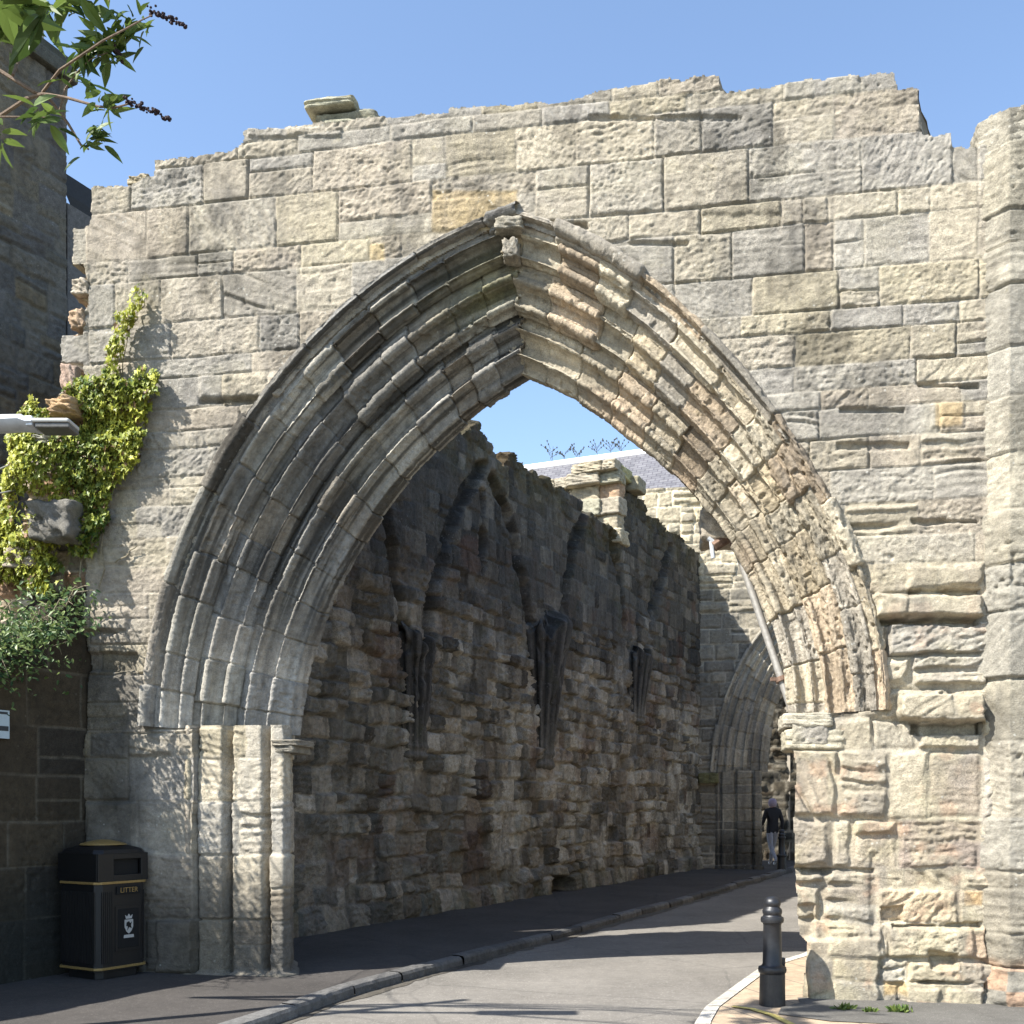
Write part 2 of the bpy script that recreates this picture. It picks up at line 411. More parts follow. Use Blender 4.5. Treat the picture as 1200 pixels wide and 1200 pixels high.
def masonry(U, V, rows, joints, seed, pal=PAL_GATE, off=.012, depth=.02, jw=.006, round_=.014, rough=.0075, bed=.009,
            split=.2, warp=.012, mortar=(.46, .41, .32), tilt=.014, mort_amt=.7, pits=.5):
    u = U + warp * fbm(U * 2.3, V * 2.3, 3, seed + 50)
    v = V + warp * fbm(U * 2.0 + 9, V * 2.6, 3, seed + 60) + warp * .7 * vn(U * .55, V * .5, seed + 61)
    rows = np.asarray(rows)
    r = np.clip(np.searchsorted(rows, v) - 1, 0, len(rows) - 2)
    L = np.zeros_like(u); R = np.ones_like(u); K = np.zeros(u.shape, np.int64)
    for i in range(len(rows) - 1):
        s = r == i
        if not s.any(): continue
        j = np.asarray(joints[i]); k = np.clip(np.searchsorted(j, u[s]), 1, len(j) - 1)
        L[s] = j[k - 1]; R[s] = j[k]; K[s] = k
    B = rows[r]; T = rows[r + 1]
    rd = lambda q: hsh(r * 1.0 + q * 71, K * 1.0 + q * 31, seed + q)
    # some blocks are two thin stones, one on the other
    sp = rd(1) < split * ss(.18, .26, T - B)
    mid = B + (T - B) * (.35 + .3 * rd(2))
    top = sp & (v > mid); bot = sp & ~top
    B = np.where(top, mid, B); T = np.where(bot, mid, T); r2 = r * 3 + top * 1 + bot * 2
    rd = lambda q: hsh(r2 * 1.0 + q * 71, K * 1.0 + q * 31, seed + q)
    e = np.minimum(np.minimum(u - L, R - u), np.minimum(v - B, T - v))
    cx = (u - (L + R) / 2); cy = (v - (B + T) / 2)
    rr = round_ * (.5 + 1.4 * rd(3))
    chip = .45 + .9 * np.clip(fbm(U * 5.5, V * 5.5, 3, seed + 70) + .3, 0, 1)
    jd = depth * (.25 + 1.2 * np.clip(fbm(U * 1.1, V * 1.1, 3, seed + 71) + .35, 0, 1)) * (.6 + .8 * rd(4))
    prof = ss(0, 1, (e - jw * (.5 + rd(5))) / (rr * chip))
    h = -jd * (1 - prof)
    h += (rd(6) - .5) * 2 * off * prof
    h += tilt * prof * ((rd(7) - .5) * 2 * cx + (rd(8) - .5) * 3 * cy)
    rg = rough * (.45 + 1.0 * rd(9))
    h += rg * fbm(U * 9, V * 9, 5, seed + 80, .6) * prof
    
    # tooled or bedded faces: fine lines in each stone's own direction
    ang = (rd(10) - .5) * 2.2 * (rd(11) > .55)
    ba = bed * np.clip(rd(12) * 2.2 - .95, 0, 1.25)
    q = (v * np.cos(ang) + u * np.sin(ang)); al = (u * np.cos(ang) - v * np.sin(ang))
    h += rg * (.75 * fbm(al * 13, q * 30, 3, seed + 81, .75) + .5 * vn(al * 22 + vn(q * 9, al * 9, seed + 87), q * 55, seed + 86)) * prof
    h += rg * .45 * vn(U * 48, V * 48, seed + 88) * prof
    line = vn(q * 34 + 1.1 * fbm(U * 3, V * 3, 2, seed + 82), al * 1.3 + rd(13) * 50, seed + 83)
    h += ba * (np.clip(line, -1, .45) - .2) * prof
    crack = vn(q * 15 + .7 * vn(al * 3, q * 3, seed + 84), al * .9 + rd(14) * 90, seed + 85)
    h -= ba * 2.0 * ss(.62, .85, crack) * prof
    if pits:
        pz = vn(U * 21, V * 21, seed + 90) * .6 + .4 * vn(U * 2.0, V * 2.0, seed + 91)
        h -= .022 * pits * ss(.62, .78, pz)
    pi = np.minimum((rd(15) * len(pal)).astype(int), len(pal) - 1)
    c = pal[pi] * (.86 + .26 * rd(16))[..., None]
    c = c * (1 + .12 * fbm(U * 4, V * 4, 4, seed + 92))[..., None]
    c = c * (1 + ba / bed * .10 * line)[..., None]
    mm = (1 - ss(0, .012, e - jw * (.3 + rd(5)))) * mort_amt * ss(-.5, .25, fbm(U * .9, V * .9, 2, seed + 93))
    c = c * (1 - mm[..., None]) + np.array(mortar) * mm[..., None]
    return h, c, e, prof, rd

# ================================================================== THE GATE WALL
gate = empty('gate_wall', (0, 9.1, 0), 'tall sunlit ruined sandstone wall pierced by a big moulded pointed arch', 'gate wall')
du = .0105
ug = np.arange(-5.05, 3.86, du); vg = np.arange(-.06, 8.55, du)
U, V = np.meshgrid(ug, vg)
PX, PY = GATE.px(U, V)
def rowv(y, x): return float(GATE.uv(x, y)[1])
ry = [20, 60, 86, 107, 160, 225, 255, 313, 360, 385, 425, 455, 478, 513, 550, 590, 630, 663, 697, 730, 770, 807, 843, 878, 958, 1020, 1040, 1083, 1123, 1150, 1230]
rows = sorted(rowv(y, 1000) for y in ry)
rnd = random.Random(3)
RL = ss(640, 800, PY) * ss(880, 940, PX)
given = {107: [60, 105, 153, 237, 290, 367, 482, 522, 605, 674, 767, 822, 906, 977, 1080, 1160],
         160: [40, 84, 100, 172, 220, 323, 396, 505, 627, 690, 778, 877, 1010, 1116, 1146, 1200],
         225: [40, 105, 150, 232, 273, 352, 433, 470, 560, 673, 737, 820, 915, 940, 970, 1053, 1090, 1146, 1200],
         255: [40, 103, 135, 188, 260, 347, 412, 480, 560, 640, 710, 790, 858, 942, 977, 1012, 1089, 1147, 1200],
         313: [40, 103, 201, 303, 350, 400, 700, 790, 882, 983, 1030, 1147, 1200],
         843: [880, 972, 1020, 1073, 1150, 1200], 878: [880, 982, 1040, 1087, 1152, 1200], 958: [880, 975, 1000, 1053, 1150, 1200],
         1020: [880, 970, 1060, 1130, 1200], 1040: [880, 965, 1030, 1125, 1200], 1083: [880, 968, 1036, 1160, 1200], 1123: [880, 950, 975, 1030, 1062, 1200],
         1150: [880, 940, 975, 1055, 1106, 1200]}
vy = {rowv(y, 1000): y for y in ry}
joints = []
for i in range(len(rows) - 1):
    y_top = vy[rows[i + 1]]
    if y_top in given:
        ym = HY - ((rows[i] + rows[i + 1]) / 2 - EYE) * F / 9.1
        js = [-6.0] + [float(GATE.uv(x, ym)[0]) for x in given[y_top]]
        if y_top >= 843: js = [-6.0, -5.4, -4.8, -4.2, -3.6, -3.1, -2.6] + js[1:]
        js.append(6.0)
        joints.append(js)
    else:
        joints.append(joints_for(-6.0, 6.0, .32, .98, rnd))
h, c, e, prof, rd = masonry(U, V, rows, joints, 11, split=.22, depth=.019 + .047 * RL, jw=.003 + .010 * RL, round_=.011 + .022 * RL, warp=.012 + .02 * RL, off=.008 + .016 * RL, tilt=.008 + .02 * RL, mort_amt=.45, mortar=(.33, .295, .235),
                         bed=.0055 * (1 + 2.6 * ss(400, 500, PY) * ss(780, 900, PX)))
# jamb stones on the left have their own courses
jr = sorted([-.2] + [rowv(y, 230) for y in (1140, 1078, 1002, 938, 887, 857)])
jj = [joints_for(-6, 3, .35, .75, rnd) for _ in jr[:-1]]
jj = [sorted([-6, -4.4] + [float(GATE.uv(x, 1000)[0]) for x in xs] + [1.0]) for xs in ([95, 183, 262, 345], [95, 170, 265, 345], [90, 162, 226, 345], [100, 160, 222, 345], [90, 150, 228, 345])] + [joints_for(-6, 3, .3, .6, rnd)]
jj = jj[:len(jr) - 1]
h2, c2, e2, prof2, rd2 = masonry(U, V, jr, jj, 23, split=.1, off=.02, round_=.03)
sel = (U < -1.5) & (V < jr[-1]) & (V > jr[0])
h = np.where(sel, h2, h); c = np.where(sel[..., None], c2, c)
# rough toothing and rubble core where the side wall has broken away, and the lower right, patched with odd stones
rr_ = [0]; 
while rr_[-1] < 9: rr_.append(rr_[-1] + rnd.uniform(.13, .3))
rj = [joints_for(-6, 6, .16, .5, rnd) for _ in rr_[:-1]]
PAL_RUB = np.array([(.38, .30, .20), (.34, .28, .20), (.42, .34, .22), (.30, .26, .21), (.37, .23, .14), (.45, .38, .27)])
h3, c3, e3, prof3, rd3 = masonry(U, V, rr_, rj, 37, pal=PAL_RUB, off=.055, depth=.06, jw=.012, round_=.045, rough=.014, warp=.04, split=.1, tilt=.08)
ul = GATE.uv(99, 600)[0]
core = ((PX < 99 + 7 * fbm(U * 3, V * 3, 2, 5)) & (PY > 262) & ~((PY < 312) | ((PY > 392) & (PY < 425))))
h = np.where(core, h3 - .06, h); c = np.where(core[..., None], c3, c)
# height changes traced from the photograph: ledges, lost stones, standing-proud stones (x0,x1,y0,y1,dh,soft)
for x0, x1, y0, y1, dh, sf in ((232, 330, 466, 474, -.06, .02), (235, 325, 440, 466, .03, .03), (1052, 1152, 813, 845, .13, .02), (1066, 1152, 846, 862, -.13, .008),
        (1028, 1150, 697, 722, .075, .02), (1065, 1150, 690, 696, -.07, .008), (985, 1060, 478, 483, -.04, .006), (1045, 1150, 1083, 1088, -.06, .008), (1060, 1110, 1148, 1154, -.08, .008), (930, 975, 1018, 1026, -.05, .006), (1090, 1122, 1116, 1136, -.09, .025), (1030, 1150, 723, 734, -.11, .008), (1065, 1150, 663, 690, .045, .03), (820, 915, 249, 275, -.02, .03),
        (640, 690, 258, 268, -.06, .012), (676, 806, 283, 288, -.03, .012), (1075, 1148, 448, 455, -.045, .008), (980, 1066, 518, 527, -.035, .01),
        (1070, 1148, 608, 614, -.05, .01), (1050, 1152, 965, 1018, -.012, .02), (1030, 1060, 1060, 1082, -.07, .012), (1020, 1028, 1000, 1110, -.02, .02),
        (1036, 1140, 1083, 1120, .03, .02), (945, 1030, 1100, 1178, .045, .02), (1060, 1150, 1123, 1150, .03, .02), (1060, 1152, 1150, 1190, .06, .02),
        (930, 955, 1060, 1102, -.05, .02), (940, 1026, 1018, 1024, -.04, .008), (500, 630, 232, 270, .01, .03), (100, 150, 738, 746, -.05, .012),
        (98, 150, 715, 738, .03, .02), (100, 160, 765, 788, -.055, .02), (183, 262, 1078, 1140, .05, .02), (1092, 1130, 472, 500, .012, .01),
        (290, 400, 150, 160, .02, .01), (690, 870, 135, 141, -.03, .008), (925, 1090, 880, 957, .012, .02)):
    m_ = ss(-sf, sf, np.minimum(np.minimum(PX - x0, x1 - PX), np.minimum(PY - y0, y1 - PY)) / 120 + (.012 + .028 * (abs(dh) > .04)) * fbm(U * 5, V * 11, 4, int(x0 + y0)) - .01 * (abs(dh) > .04))
    h = h * (1 - .6 * m_ * (dh > .04)) + dh * m_
# colour of particular stones
for x0, x1, y0, y1, col_, am in ((506, 606, 222, 272, (.37, .27, .125), .75), (1095, 1128, 471, 500, (.42, .29, .13), .6), (432, 450, 285, 305, (.42, .30, .12), .6),
        (1054, 1150, 962, 1018, (.24, .19, .165), .75), (1032, 1128, 1042, 1080, (.44, .33, .22), .6), (1130, 1152, 1044, 1062, (.48, .30, .12), .6),
        (1090, 1150, 884, 955, (.32, .26, .21), .5), (930, 970, 890, 955, (.33, .27, .22), .5),
        (135, 160, 570, 632, (.36, .31, .2), .5), (1036, 1062, 1150, 1166, (.48, .32, .12), .7)):
    m_ = am * ss(-.015, .02, np.minimum(np.minimum(PX - x0, x1 - PX), np.minimum(PY - y0, y1 - PY)) / 120 + .01 * fbm(U * 8, V * 8, 2, 77))
    c = c * (1 - m_[..., None]) + np.array(col_) * (.9 + .1 * fbm(U * 12, V * 12, 2, 3))[..., None] * m_[..., None]
mz = fbm(U * 3.1, V * 3.7, 4, 301); mz2 = fbm(U * 2.3 + 5, V * 2.9, 4, 302); mz3 = fbm(U * 5.1, V * 6.3 + 3, 4, 303)
am = (.45 + .55 * RL)
c = c * (1 - (.34 * am * ss(.02, .4, mz))[..., None]) + np.array([.17, .155, .15]) * (.34 * am * ss(.02, .4, mz))[..., None]
c = c * (1 - (.28 * am * ss(.1, .45, mz2))[..., None]) + np.array([.42, .37, .23]) * (.28 * am * ss(.1, .45, mz2))[..., None]
c = c * (1 - (.5 * RL * ss(.15, .5, mz3))[..., None]) + np.array([.36, .235, .16]) * (.5 * RL * ss(.15, .5, mz3))[..., None]
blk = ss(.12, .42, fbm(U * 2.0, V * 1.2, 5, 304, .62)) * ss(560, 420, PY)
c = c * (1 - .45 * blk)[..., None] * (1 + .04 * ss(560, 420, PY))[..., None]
g_ = c.mean(-1, keepdims=True); c = c + (g_ * np.array([1.08, 1.0, .86]) - c) * .06
# lower right is paler and yellower stone; left margin: blackened stone with the side wall's shade painted in
pale = ss(430, 900, PY) * ss(800, 950, PX)
c = c * (1 + pale[..., None] * np.array([.13, .115, .06]))
soot_shade = ss(172, 140, PX + 14 * fbm(U * 4, V * 4, 3, 45)) * ss(735, 800, PY) * (.75 + .35 * fbm(U * 3, V * 3, 3, 44))
c = c * (1 - .84 * np.clip(soot_shade, 0, 1))[..., None]
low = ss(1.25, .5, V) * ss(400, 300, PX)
c = c * (1 - .68 * low)[..., None]  # foot of the left side darkened: shade put into the colour
sil = [(105, 219), (154, 214), (181, 206), (180, 187), (265, 178), (285, 166), (285, 153), (366, 144), (440, 136), (482, 133), (524, 132), (526, 124), (600, 124), (640, 119), (680, 112), (684, 108),
       (776, 95), (780, 93), (843, 88), (845, 106), (928, 98), (932, 95), (1048, 84), (1052, 104), (1076, 102), (1081, 158), (1116, 156), (1119, 172), (1150, 171), (1230, 170), (1230, 1300), (-60, 1300),
       (-60, 760), (-10, 690), (5, 655), (18, 612), (27, 580), (28, 545), (30, 512), (56, 490), (56, 468), (66, 452), (70, 425), (70, 395), (82, 383), (97, 352), (84, 344), (81, 328), (99, 322), (99, 312), (84, 311), (84, 266), (105, 264)]
edge = 3.0 * fbm(U * 5, V * 5, 4, 12) + 1.2 * vn(U * 30, V * 30, 13)
mask = inpoly(PX + edge, PY + edge * .8 + 1.5 * vn(U * 9, V * 2, 14), sil)

# outline of the arch, traced on the wall plane (outer edge) and on a plane 0.7 m back (inner edge)
W_IN = .58
LO = [(183, 852), (188, 790), (203, 715), (235, 622), (268, 555), (300, 502), (335, 455), (400, 385), (480, 322), (550, 280), (597, 262)]
LI = [(352, 862), (362, 802), (381, 735), (413, 662), (470, 580), (540, 503), (580, 472), (618, 447)]
RO = [(1031, 832), (1028, 790), (1020, 742), (998, 668), (962, 584), (905, 495), (830, 408), (742, 330), (662, 280), (597, 262)]
RI = [(926, 840), (921, 790), (908, 735), (886, 684), (848, 618), (800, 568), (748, 525), (705, 487), (650, 459), (618, 447)]
def fit(pts, w, fr, deg=4):
    u, v = fr.uv([p[0] for p in pts], [p[1] for p in pts], w)
    s = np.concatenate([[0], np.cumsum(np.hypot(np.diff(u), np.diff(v)))]); L = s[-1]; s /= L
    wt = np.ones(len(s)); wt[0] = wt[-1] = 12
    return np.polyfit(s, u, deg, w=wt), np.polyfit(s, v, deg, w=wt), L
def ev(f, s): return np.polyval(f[0], s), np.polyval(f[1], s)
fo = {-1: fit(LO, 0, GATE), 1: fit(RO, 0, GATE)}; fi = {-1: fit(LI, W_IN, GATE), 1: fit(RI, W_IN, GATE)}
s_ = np.linspace(0, 1, 60)
lo = np.stack(ev(fo[-1], s_), -1); ro = np.stack(ev(fo[1], s_), -1)
usL, vsL = lo[0]; usR, vsR = ro[0]
jl = float(GATE.uv(226, 1000)[0])
jr_px = [(926, 842), (928, 880), (933, 900), (930, 960), (931, 1010), (934, 1060), (938, 1098), (945, 1104), (942, 1140), (938, 1185), (938, 1300)]
jr_uv = [tuple(float(q) for q in GATE.uv(x, y)) for x, y in jr_px]
arch_poly = [(jl, -1), (jl, vsL), (usL, vsL)] + [tuple(p) for p in lo] + [tuple(p) for p in ro[::-1]] + [(usR, vsR)] + [p for p in jr_uv]
hole = inpoly(U + .006 * vn(U * 8, V * 8, 41), V, arch_poly)
mask &= ~hole
mc = mask[:-1, :-1] & mask[1:, :-1] & mask[1:, 1:] & mask[:-1, 1:]
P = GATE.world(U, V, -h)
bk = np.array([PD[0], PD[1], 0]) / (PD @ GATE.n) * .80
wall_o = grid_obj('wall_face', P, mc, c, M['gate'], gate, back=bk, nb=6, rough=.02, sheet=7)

# ------------------------------------------------------------------ the moulded arch, one sweep for each side
PROF = [(-.12, .05), (-.12, -.045), (-.095, -.085), (-.05, -.09), (-.03, -.06), (-.025, .0), (.02, .0),
        (.04, .0), (.045, -.014), (.06, -.020), (.075, -.010), (.08, .03), (.085, .065), (.12, .09), (.17, .09), (.195, .035), (.212, .025), (.235, .07), (.26, .13),
        (.268, .15), (.33, .145), (.345, .11), (.362, .10), (.378, .115), (.385, .16), (.40, .205), (.45, .23), (.505, .225), (.518, .175), (.535, .165), (.552, .18), (.56, .23), (.588, .28),
        (.597, .295), (.655, .29), (.67, .25), (.687, .24), (.703, .255), (.71, .31), (.73, .35), (.78, .37), (.835, .365), (.848, .31), (.866, .30), (.884, .315), (.895, .36), (.93, .405), (.99, .42), (1.0, .45), (1.0, .58), (.8, .66)]
def prof_resample(step, sc=1.0):
    p = np.array(PROF); q = np.stack([p[:, 0] * sc, p[:, 1]], -1)
    d = np.concatenate([[0], np.cumsum(np.hypot(*np.diff(q, axis=0).T))])
    t = np.arange(0, d[-1], step)
    return np.interp(t, d, p[:, 0]), np.interp(t, d, p[:, 1]), t, d
def blur(a, k):
    x = np.arange(-3 * k, 3 * k + 1); g = np.exp(-x ** 2 / (2 * k * k)); g /= g.sum()
    return np.convolve(np.pad(a, 3 * k, mode='edge'), g, 'valid')
def arch_sweep(name, fr, fo_, fi_, w_in, side, parent, mat, seed, step=.0095, worn0=.25, worn_fn=None, pal=PAL_GATE, col_fn=None, lo_=.32, hi_=.62, sk=SKEW, dark=1.0):
    a, w, t, dk = prof_resample(step)
    aw = blur(a, int(.055 / step)); ww = blur(w, int(.055 / step))
    t1, t2, t3 = dk[6], dk[18], dk[32]
    order = (t > t1).astype(int) + (t > t2) + (t > t3)
    n = int(fo_[2] / step)
    s = np.linspace(0, 1.014, n)
    uo, vo = ev(fo_, s); ui, vi = ev(fi_, s)
    ui = ui - w_in * sk
    S, T = np.meshgrid(s * fo_[2], t, indexing='ij')
    O = np.broadcast_to(order, S.shape)
    rnd = random.Random(seed)
    K = np.zeros(S.shape, np.int64); D = np.full(S.shape, 9.0)
    for o in range(4):
        j = np.array(joints_for(-rnd.uniform(0, .4), fo_[2] + 1, lo_ * (1.6 if o == 0 else 1), hi_ * (1.5 if o == 0 else 1), rnd))
        Sw = S + .012 * vn(T * 5, S * 2, seed + 3)
        k = np.clip(np.searchsorted(j, Sw), 1, len(j) - 1)
        sel = O == o
        K[sel] = k[sel]; D[sel] = np.minimum(Sw - j[k - 1], j[k] - Sw)[sel]
    for tb in (t1, t2, t3): D = np.minimum(D, np.abs(T - tb) + .004)
    rd = lambda q: hsh(O * 1.0 + 40 * q, K * 1.0 + 9 * q, seed + q)
    E = np.clip(worn0 + .45 * fbm(S * 1.6, T * 1.8, 3, seed + 9) + .85 * (rd(1) - .55), 0, 1)
    if worn_fn is not None: E = np.clip(E + worn_fn(S / fo_[2], T / t[-1]), 0, 1)
    w = ww + (w - ww) * 1.35
    A = a[None] * (1 - E) + aw[None] * E; W = w[None] * (1 - E) + ww[None] * E
    u = uo[:, None] + A * (ui - uo)[:, None] + W * sk; v = vo[:, None] + A * (vi - vo)[:, None]
    P = fr.world(u, v, W)
    dS = np.gradient(P, axis=0); dT = np.gradient(P, axis=1)
    nr = np.cross(dS, dT); nr /= np.linalg.norm(nr, axis=-1, keepdims=True) + 1e-9
    # point the normals out of the stone: at the first face they look to the viewer
    q = nr[:, 20:40].mean((0, 1))
    if q @ np.array([fr.n[0], fr.n[1], 0]) > 0: nr = -nr
    hh = (rd(2) - .5) * .048
    hh -= (.010 + .026 * np.clip(fbm(S * 2, T * 2, 2, seed + 20) + .3, 0, 1)) * (1 - ss(0, .016, D))
    hh -= .03 * (1 - ss(.0, .014, np.minimum(np.abs(T - t2), np.abs(T - t3)))) * ss(-.5, .1, fbm(S * 1.5, T * 0, 2, seed + 30))
    hh += (.004 + .02 * E) * fbm(S * 9, T * 11, 4, seed + 21, .6) + .003 * vn(S * 60, T * 60, seed + 22)
    hh += .0065 * (1 - .6 * E) * vn(T * 27, S * .25 + 3.1 * O, seed + 26) + .004 * (1 - E) * vn(T * 55, S * .5 + K * 1.7, seed + 27)
    hh -= .016 * ss(.5, .8, vn(S * 18, T * 22, seed + 23)) * (.3 + E)
    hh -= .05 * (rd(5) > .93) * (O > 0)
    P = P + nr * hh[..., None]
    pi = np.minimum((rd(3) * len(pal)).astype(int), len(pal) - 1)
    c = pal[pi] * (.68 + .55 * rd(4))[..., None] * dark
    c = c * (1 + .34 * fbm(S * 1.0, T * 26, 3, seed + 24) + .1 * fbm(S * 8, T * 8, 3, seed + 25))[..., None]
    if col_fn is not None: c = col_fn(c, S / fo_[2], T / t[-1], E)
    return grid_obj(name, P, np.ones((P.shape[0] - 1, P.shape[1] - 1), bool), np.clip(c, .01, .8), mat, parent)

PAL_L = np.array([(.27, .25, .215), (.24, .225, .195), (.30, .28, .235), (.21, .20, .18), (.27, .24, .195)])  # darker than the right half: soffit shade put into the palette
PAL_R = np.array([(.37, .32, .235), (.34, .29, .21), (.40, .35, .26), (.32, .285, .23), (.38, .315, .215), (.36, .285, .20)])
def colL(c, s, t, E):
    k = ss(.22, .02, s)[..., None]  # foot of the arch lightened, sunlight painted into the colour
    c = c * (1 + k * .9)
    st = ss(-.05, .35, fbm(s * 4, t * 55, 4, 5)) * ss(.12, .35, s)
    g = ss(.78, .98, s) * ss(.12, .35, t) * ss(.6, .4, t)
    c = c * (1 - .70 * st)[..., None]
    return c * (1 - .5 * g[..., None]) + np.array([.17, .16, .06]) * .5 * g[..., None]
def colR(c, s, t, E):
    pk = ss(.3, .8, vn(s * 9, t * 5, 66)) * ss(.5, .7, t)
    return c * (1 - .4 * pk[..., None]) + np.array([.46, .33, .22]) * .4 * pk[..., None]
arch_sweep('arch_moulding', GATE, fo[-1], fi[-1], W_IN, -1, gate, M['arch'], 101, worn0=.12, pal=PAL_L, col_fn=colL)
arch_sweep('arch_moulding', GATE, fo[1], fi[1], W_IN, 1, gate, M['gate'], 202, worn0=.32, pal=PAL_R, col_fn=colR,
           worn_fn=lambda s, t: .75 * ss(.04, .12, s) * ss(.58, .42, s) * ss(.72, .55, t) + .35 * ss(.06, .0, s))

# left jamb below the springing: plain stepped pilasters
def jamb(name, fr, uo, ui0, v0, v1, parent, mat, rows, seed, sk=SKEW, step=.011, pal=PAL_GATE, wscale=1.0, dark=1.0):
    p = np.array([(.20, .04), (.252, .0), (.262, .012), (.268, .13), (.302, .13), (.308, .05), (.485, .05), (.492, .06), (.50, .18), (.542, .18), (.55, .10), (.765, .10), (.775, .115), (.785, .25), (.825, .25), (.83, .125), (.836, .115), (.93, .115), (.938, .125), (.94, .22), (.60, .84)])
    q = np.stack([p[:, 0] * .86, p[:, 1]], -1)
    d = np.concatenate([[0], np.cumsum(np.hypot(*np.diff(q, axis=0).T))]); t = np.arange(0, d[-1], step)
    a = np.interp(t, d, p[:, 0]); w = np.interp(t, d, p[:, 1])
    v = np.arange(v0, v1, step)
    VV, TT = np.meshgrid(v, t, indexing='ij')
    rj = [joints_for(-.2, 4, .35, .6, random.Random(seed + k)) for k in range(len(rows) - 1)]
    h, c, e, pr, rd = masonry(TT, VV, rows, rj, seed, split=.08, off=.012, rough=.006, pal=pal)
    ck = .055 * (ss(rows[1] + .02, rows[1] - .02, VV + .015 * vn(TT * 5, VV * 5, seed)))
    u = uo + a * (ui0 - uo) + w * sk
    P = fr.world(np.broadcast_to(u, VV.shape), VV, np.broadcast_to(w, VV.shape))
    dS = np.gradient(P, axis=0); dT = np.gradient(P, axis=1)
    dT = np.stack([blur(dT[0, :, k], 3) for k in range(3)], -1)[None]
    nr = np.cross(dS, np.broadcast_to(dT, dS.shape)); nr /= np.linalg.norm(nr, axis=-1, keepdims=True)
    if nr[:, 25].mean(0) @ np.array([fr.n[0], fr.n[1], 0]) > 0: nr = -nr
    P = P + nr * (h + ck)[..., None]
    c = c * dark * 1.25 * (1 - .6 * ss(1.25, .6, VV))[..., None]  # lower jamb darkened as well, its shade painted in
    return grid_obj(name, P, np.ones((P.shape[0] - 1, P.shape[1] - 1), bool), np.clip(c, .01, .8), mat, parent)
uiL0 = usL + (float(GATE.uv(338, 1000, .2)[0]) - .2 * SKEW - usL) / .93
jamb('jamb', GATE, usL, uiL0, -.05, float(vsL) + .02, gate, M['gate'], jr[:-1] + [jr[-1] + .05], 303)

def slab_block(name, fr, u0, u1, v0, v1, w0, w1, seed, col, parent, mat, amp=.05):
    me = rock_mesh(name, (abs(u1 - u0), abs(w1 - w0), abs(v1 - v0)), seed, col, 5, amp)
    ctr = fr.world((u0 + u1) / 2, (v0 + v1) / 2, (w0 + w1) / 2)
    return rot_link(name, me, mat, parent, ctr, rz=math.atan2(fr.u[1], fr.u[0]))
# imposts
u1, v1 = GATE.uv(314, 872, .12); u2, v2 = GATE.uv(351, 864, .12)
slab_block('impost', GATE, u1 + .03, u2 - .01, v1 - .015, v1 + .04, .10, .55, 3, (.24, .215, .17), gate, M['gate'], .07)
slab_block('impost', GATE, u1 + .06, u2 - .05, v1 - .08, v1 - .015, .11, .55, 4, (.22, .2, .16), gate, M['gate'], .07)
u1, v1 = GATE.uv(917, 836, .05); u2, v2 = GATE.uv(975, 853, .05)
slab_block('impost', GATE, u1, u2, v2, v1, -.015, .55, 5, (.40, .36, .275), gate, M['gate'], .05)
u1, v1 = GATE.uv(920, 854, .05); u2, v2 = GATE.uv(990, 879, .05)
slab_block('impost', GATE, u1, u2, v2, v1, -.006, .55, 6, (.38, .34, .25), gate, M['gate'], .05)
# carved boss at the apex and the block standing on the wall head
u1, v1 = GATE.uv(597, 288)
slab_block('carved_boss', GATE, u1 - .05, u1 + .08, v1 - .12, v1 + .03, -.07, .12, 9, (.27, .24, .19), gate, M['gate'], .22)
u1, v1 = GATE.uv(594, 268)
slab_block('carved_boss', GATE, u1 - .09, u1 + .14, v1 - .05, v1 + .055, -.10, .1, 10, (.30, .27, .21), gate, M['gate'], .2)
u1, v1 = GATE.uv(362, 142); u2, v2 = GATE.uv(420, 120)
slab_block('loose_block', GATE, u1 + .02, u2 + .16, v1 - .08, v2 - .03, .04, .6, 12, (.24, .23, .17), gate, M['gate'], .13)
u1, v1 = GATE.uv(360, 126); u2, v2 = GATE.uv(405, 118)
slab_block('loose_block', GATE, u1 - .02, u2 + .08, v1 - .02, v2 + .03, -.03, .5, 13, (.40, .38, .28), gate, M['gate'], .06)
u1, v1 = GATE.uv(148, 212); u2, v2 = GATE.uv(172, 201)
slab_block('loose_block', GATE, u1, u2, v1 - .03, v2, .02, .4, 14, (.32, .27, .18), gate, M['gate'], .15)
# stones that stick out of the broken stub on the left
for (x0, y0, x1, y1, w, cl) in ((31, 583, 80, 632, -.34, (.15, .14, .12)), (54, 463, 85, 484, -.30, (.40, .27, .15)), (30, 509, 58, 521, -.28, (.36, .34, .28)), (70, 425, 88, 460, -.10, (.36, .26, .2)), (4, 640, 40, 665, -.2, (.3, .25, .19)), (82, 325, 102, 345, -.02, (.42, .36, .28)), (80, 362, 98, 384, -.02, (.40, .28, .18))):
    ua, va = GATE.uv(x0, y1, w); ub, vb = GATE.uv(x1, y0, w)
    slab_block('toothing_stone', GATE, float(ua), float(ub), float(va), float(vb), w, .3, int(x0 + y0), cl, gate, M['gate'], .2)

